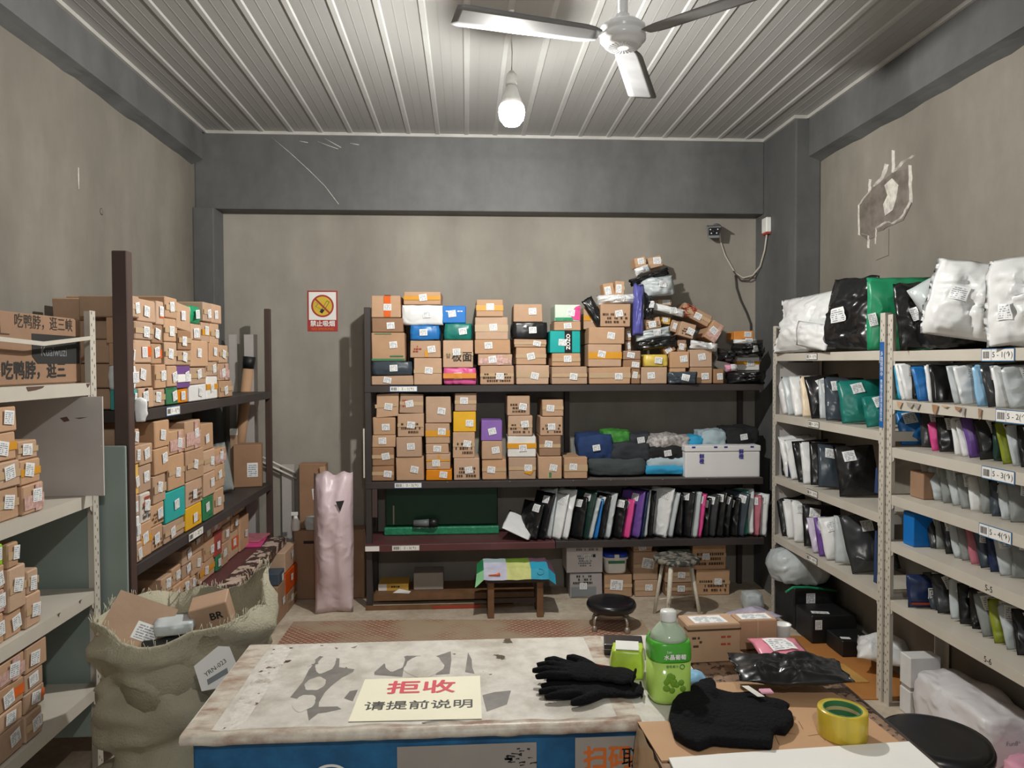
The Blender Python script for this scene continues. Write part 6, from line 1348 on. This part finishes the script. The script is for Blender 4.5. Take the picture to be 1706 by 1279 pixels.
lettering(o, '扫码', .058, 'print_orange', (.320, 1.6578, .690), FRONT, bold=.0016); lettering(o, '取', .050, 'print_black', (.375, 1.6578, .690), FRONT, bold=.0006)
bar_o = MB()
for k in range(12):
    a0, a1 = R(30 + k * 10), R(40 + k * 10); bar_o.face([(-.31 + .034 * math.cos(a0), 1.6612, .672 + .022 * math.sin(a0)), (-.31 + .034 * math.cos(a1), 1.6612, .672 + .022 * math.sin(a1)), (-.31 + .040 * math.cos(a1), 1.6612, .672 + .028 * math.sin(a1)), (-.31 + .040 * math.cos(a0), 1.6612, .672 + .028 * math.sin(a0))][::-1])
bar_o.build('logo_print', 'paper_white', ct, O)
sg = MB().prism([(-.274, 1.689), (.031, 1.682), (.031, 1.916), (-.267, 1.914)], .7822, .7830).build('paper_notice', 'paper_cream'); tag(sg, 'cream paper notice with red and black characters on counter', 'notice')
lettering(sg, '拒收', .078, 'red_ink', (-.118, 1.853, .7838), (0, 0, R(-.6)), bold=.0016, stretch=1.12); lettering(sg, '请提前说明', .047, 'black_ink', (-.118, 1.757, .7838), (0, 0, R(-.6)), bold=.0003, stretch=1.12)

dk = empty('side_desk', (.67, 1.65, 0)); tag(dk, 'speckled board desk joined to the counter under brown cardboard', 'desk'); O2 = (-.67, -1.65, 0)
L = [(.392, 1.10), (.95, 1.10), (.95, 2.12), (.606, 2.12), (.606, 1.636), (.392, 1.636)]
MB().prism(L, .742, .7795).build('desk_top', 'speckled_board', dk, O2); MB().prism([(x * .97 + .02, y * .98 + .033) for x, y in L], .001, .741).build('desk_body', 'mid_wood', dk, O2); MB().box(.9505, .958, 1.10, 2.12, .745, .780).build('edge_band', 'dark_wood', dk, O2)
cs = MB().prism([(.384, 1.640), (.395, 1.475), (.70, 1.49), (.925, 1.515), (.915, 1.70), (.88, 1.84), (.62, 1.83), (.612, 1.64)], .7812, .7842).build('cardboard_sheet', 'kraft_top'); tag(cs, 'brown cardboard sheet covering the side desk', 'cardboard')
mb = MB(); rg = []
for k in range(14):
    t = k / 13; z = .784 - .30 * t; rg.append([(.384 - .012 * math.sin(t * 3) + .006 * noise.noise(Vector((t * 9, j * .6, 2))), 1.640 - .20 * j / 9, z + .006 * noise.noise(Vector((j * .9, t * 5, 1)))) for j in range(10)])
mb.rings(rg, close=False, cap0=False, cap1=False); mb.build('folded_side', 'cream_tape', cs)
mb = MB(); rr = random.Random(21)
for k in range(12):
    x, y, a, l = rr.uniform(.66, .86), rr.uniform(1.51, 1.60), rr.choice((0.2, 1.4, 2.6)), rr.uniform(.01, .025); c, s = math.cos(a) * l, math.sin(a) * l; mb.face([(x - c, y - s, .7845), (x + c, y + s, .7845), (x + c - s * .06, y + s + c * .06, .7845), (x - c - s * .06, y - s + c * .06, .7845)])
mb.build('marker_lines', 'print_brown', cs)
o = MB().prism([(.40, 1.12), (.935, 1.12), (.94, 1.505), (.55, 1.484), (.41, 1.474)], .7846, .7900).build('white_board', 'paper_white'); tag(o, 'white board lying on the near end of side desk', 'panel')

# ------------------------------------------------------------------ things on the counter
def remesh(name, mb, mat, vox, loc, rot):
    o = mb.build(name, mat, None, loc, rot); md = o.modifiers.new('r', 'REMESH'); md.mode = 'VOXEL'; md.voxel_size = vox; md.use_smooth_shade = True
    sm = o.modifiers.new('s', 'SMOOTH'); sm.iterations = 4; sm.factor = .5
    bpy.context.view_layer.update(); me = bpy.data.meshes.new_from_object(o.evaluated_get(bpy.context.evaluated_depsgraph_get())); o.modifiers.clear(); o.data = me
    me.materials.clear(); me.materials.append(MATS[mat]); me.polygons.foreach_set('use_smooth', [True] * len(me.polygons)); return o
def blob(mb, c, r, n=14):
    rings = []
    for k in range(9):
        a = -math.pi / 2 + math.pi * (k + .02) / 8.04; rr = max(.05, math.cos(a)); rings.append([(c[0] + r[0] * rr * math.cos(2 * math.pi * j / n), c[1] + r[1] * rr * math.sin(2 * math.pi * j / n), c[2] + r[2] * math.sin(a)) for j in range(n)])
    mb.rings(rings)
def glove(loc, rz, sgn, label, curl=0.0, rx=0.0):
    mb = MB()
    blob(mb, (.005, 0, .013), (.062, .047, .013)); blob(mb, (.055, 0, .012), (.05, .040, .011)); blob(mb, (.095, 0, .011), (.042, .043, .010))
    for k, (y, l, dy) in enumerate(((-.036, .058, -.012), (-.012, .072, -.004), (.012, .066, .004), (.034, .050, .012))):
        P = [(-.030, y * .8, .013), (-.055, y, .014), (-.055 - l * .5, y + dy * .5, .015 + curl), (-.055 - l, y + dy, .011)]
        mb.tube(P, [.0115, .0115, .0105, .0075], 10)
    mb.tube([(.02, sgn * .030, .013), (-.008, sgn * .055, .013), (-.034, sgn * .070, .012), (-.052, sgn * .073, .010)], [.013, .0125, .0115, .008], 10)
    o = remesh('knit_glove', mb, 'black_knit', .0042, loc, (rx, 0, rz)); tag(o, label, 'glove', 'black gloves on the counter')
    MB().tube([(.128 + .004 * math.cos(a), .038 * math.cos(a), .011 + .008 * math.sin(a)) for a in [i * .35 for i in range(19)]], .0022, 6).build('cuff_edge', 'black_knit', o)
    return o
glove((.300, 1.795, .7822), R(-4), -1, 'black knit glove lying lowest with its thumb toward the edge')
glove((.290, 1.842, .8055), R(-16), 1, 'black knit glove lying on top of the other glove', .003, R(4))

GARMENT = [[0.452,1.624],[0.442,1.55],[0.461,1.511],[0.481,1.494],[0.517,1.515],[0.556,1.505],[0.635,1.491],[0.667,1.556],[0.689,1.546],[0.726,1.588],[0.737,1.624],[0.721,1.654],[0.701,1.675],[0.717,1.726],[0.672,1.729],[0.637,1.726],[0.604,1.75],[0.617,1.788],[0.614,1.817],[0.577,1.802],[0.557,1.731],[0.519,1.718],[0.478,1.69]]
cl = MB(); cl.prism([(x - .588, y - 1.628) for x, y in GARMENT], .001, .024)
blob(cl, (-.06, .02, .024), (.055, .08, .016)); blob(cl, (.03, -.03, .022), (.10, .07, .012)); blob(cl, (-.02, .10, .02), (.035, .05, .02)); blob(cl, (.10, .03, .02), (.06, .035, .012))
g = remesh('knit_garment', cl, 'black_knit', .005, (.588, 1.628, .785), (0, 0, 0)); tag(g, 'crumpled black knit garment with white tag on cardboard', 'clothing')
MB().face([(.065, .085, .042), (.082, .085, .042), (.100, .030, .040), (.082, .028, .041)]).build('white_tag', 'knit_tag', g); MB().box(.105, .135, .060, .082, .030, .036).build('pink_tag', 'poly_pink', g, bevel=.002)
mb = MB()
for k in range(9): a = R(150 + k * 24); mb.tube([(-.105, -.085, .006), (-.105 + .016 * math.cos(a), -.085 + .016 * math.sin(a), .018), (-.105 + .032 * math.cos(a), -.085 + .03 * math.sin(a), .010)], .0011, 4)
mb.build('loose_threads_fringe', 'knit_tag', g)

bo = empty('juice_bottle', (.489, 1.765, .7812)); tag(bo, 'large green grape juice bottle with white cap on counter', 'bottle')
def oct_(r, n=40): return [(r * math.cos(2 * math.pi * j / n) * k, r * math.sin(2 * math.pi * j / n) * k) for j in range(n) for k in [(abs(math.cos(2 * math.pi * j / n)) ** 3.2 + abs(math.sin(2 * math.pi * j / n)) ** 3.2) ** (-1 / 3.2)]]
def orings(prof): return [[(x, y, z) for x, y in oct_(r)] for r, z in prof]
MB().rings(orings([(.036, 0), (.047, .004), (.051, .014), (.0505, .03), (.0505, .105)])).build('liquid_body', 'grape_juice', bo)
MB().rings(orings([(.0512, .104), (.0518, .108), (.0515, .135), (.0490, .146), (.046, .150)])).build('green_label_band', 'bottle_green', bo)
MB().lathe([(.0475, .1495), (.040, .163), (.028, .178), (.019, .187), (.0165, .191)], 30).build('shoulder', 'bottle_clear', bo)
MB().lathe([(.0195, .1905), (.0200, .193), (.0200, .209), (.0185, .214), (.004, .2145)], 30).build('cap', 'white_plastic', bo)
BW = .05235
def on_bottle(name, mat, poly, k=0): 
    return MB().face([(x, -(BW if abs(x) < .03 else BW - (abs(x) - .03) * .35) - .0006 - k * .0004, z) for x, z in poly]).build(name, mat, bo)
lettering(bo, '水晶葡萄', .0135, 'paper_white', (.002, -.0545, .119), FRONT, bold=.0004); lettering(bo, 'Saki', .008, 'paper_white', (-.012, -.0545, .132), FRONT)
lettering(bo, '葡萄果汁', .0075, 'print_green', (-.004, -.0522, .096), FRONT, name='lettering'); disc('juice_badge', 'print_green', .0045, .0062, -.0522, bo, .096, 20).location.x = .020
rr = random.Random(8)
for k in range(17):
    x, z = rr.uniform(-.020, .022), rr.uniform(.034, .074)
    me = MB().lathe([(.0005, -.0075), (.005, -.0055), (.0075, 0), (.005, .0055), (.0005, .0075)], 10).build('grape_picture', 'grape', bo, (x, -.0508, z)); me.scale = (1, .25, 1)

bxr = R(-9)
o = MB().box(-.075, .075, 0, .085, 0, .105).build('carton', 'kraft', None, (.672, 1.962, .7812), (0, 0, R(3)), bevel=.003); tag(o, 'kraft carton with printed panel and top label behind bottle', 'box')
mb = MB(); mb.face([(-.05, .012, .1056), (.045, .012, .1056), (.040, .07, .1056), (-.052, .07, .1056)], 0, [(0, 0), (1, 0), (1, 1), (0, 1)]); mb.build('shipping_label', 'shipping_print', o); MB().box(-.0755, .0755, -.0012, .03, .088, .0925).build('flap_edge', 'print_brown', o); marks(o, -.065, -.035, .03, .075, -.001, 'print_brown', random.Random(5), 4); marks(o, .012, .05, .045, .075, -.001, 'print_red', random.Random(6), 3)
o = MB().box(-.057, .057, 0, .065, 0, .085).build('carton', 'kraft', None, (.828, 2.045, .7802), (0, 0, R(2)), bevel=.003); tag(o, 'smaller kraft carton beside the white cup on desk', 'box'); mb = MB(); mb.face([(-.045, .01, .0856), (.045, .01, .0856), (.045, .055, .0856), (-.045, .055, .0856)], 0, [(0, 0), (1, 0), (1, 1), (0, 1)]); mb.build('shipping_label', 'shipping_print', o); MB().box(-.004, .0, -.001, .0655, .001, .0855).build('tape_line', 'clear_tape', o)
o = empty('paper_cup', (.912, 2.075, .7802)); tag(o, 'small white cup standing by the smaller desk carton', 'cup'); MB().lathe([(.015, 0), (.018, .003), (.023, .058), (.024, .06), (.022, .060), (.017, .008)], 22).build('cup_wall', 'white_plastic', o); MB().lathe([(.0235, .0595), (.025, .061), (.0235, .0625)], 22, cap0=False, cap1=False).build('cup_rim', 'white_plastic', o)
bag('poly_mailer', 'pink mailer with white label on the black mailer', 'mailer', 'salmon', .135, .165, .022, (.832, 1.842, .812), R(-6), R(88), 0, 140, lab=(.0, .55, .085, .075), amp=.2)
bag('poly_mailer', 'shiny crumpled black mailer lying on the side desk', 'mailer', 'black', .27, .135, .042, (.792, 1.715, .797), R(-7), R(86), 0, 141, lab=None, nx=35, ny=23, amp=.6, wob=.08)
o = link('wipes_packet', soft_mesh('wipes_packet', 'wipes_green', .085, .07, .075, 142, .3, .006), None, (.418, 1.905, .7812), (0, 0, R(-12))); tag(o, 'green and white packet standing between gloves and bottle', 'packet'); MB().box(-.030, .030, -.032, .028, .0755, .0775).build('white_flap', 'white_plastic', o)
o = MB().box(-.055, .055, -.035, .045, 0, .032).build('plastic_case', 'black_vinyl', None, (.440, 2.055, .7812), (0, 0, R(-10)), bevel=.005, seg=2); tag(o, 'small dark plastic case behind the green packet', 'case'); MB().box(-.0555, .0555, -.0355, .0455, .017, .0185).build('case_seam', 'chrome_dull', o)
o = MB().box(-.030, .030, -.006, .006, 0, .006).build('red_marker', 'print_red', None, (.352, 1.955, .7812), (0, 0, R(-28)), bevel=.002); tag(o, 'short red plastic strip behind the black gloves', 'strip')
bag('poly_mailer', 'pale blue packet squeezed between bottle and black garment', 'mailer', 'lightblue', .07, .06, .018, (.575, 1.80, .792), R(10), R(84), 0, 143, lab=None)
tr = empty('tape_roll', (.818, 1.552, .7846)); tag(tr, 'yellow roll of packing tape with green core on desk', 'tape')
MB().rings([[(r * math.cos(2 * math.pi * j / 48), r * math.sin(2 * math.pi * j / 48), z) for j in range(48)] for r, z in ((.0405, .0015), (.051, 0), (.0515, .002), (.0515, .056), (.051, .058), (.0405, .0575))], cap0=False, cap1=False).build('tape_winding', 'tape_roll_side', tr)
MB().rings([[(r * math.cos(2 * math.pi * j / 48), r * math.sin(2 * math.pi * j / 48), z) for j in range(48)] for r, z in ((.0405, .0575), (.038, .0585), (.0375, .056), (.0375, .003), (.038, .001), (.0405, .0014))], cap0=False, cap1=False).build('core', 'tape_core', tr)
for zz in (.018, .038): MB().rings([[(r * math.cos(2 * math.pi * j / 40), r * math.sin(2 * math.pi * j / 40), zz + dz) for j in range(40)] for r, dz in ((.0374, 0), (.0372, .004), (.0374, .008))], cap0=False, cap1=False).build('core_print', 'tape_edge', tr)
o = MB().box(-.018, .018, -.008, .008, 0, .010).build('dark_clip', 'rust', None, (.905, 1.690, .7802), (0, 0, R(10)), bevel=.002); tag(o, 'small dark clip on the speckled desk edge', 'clip')
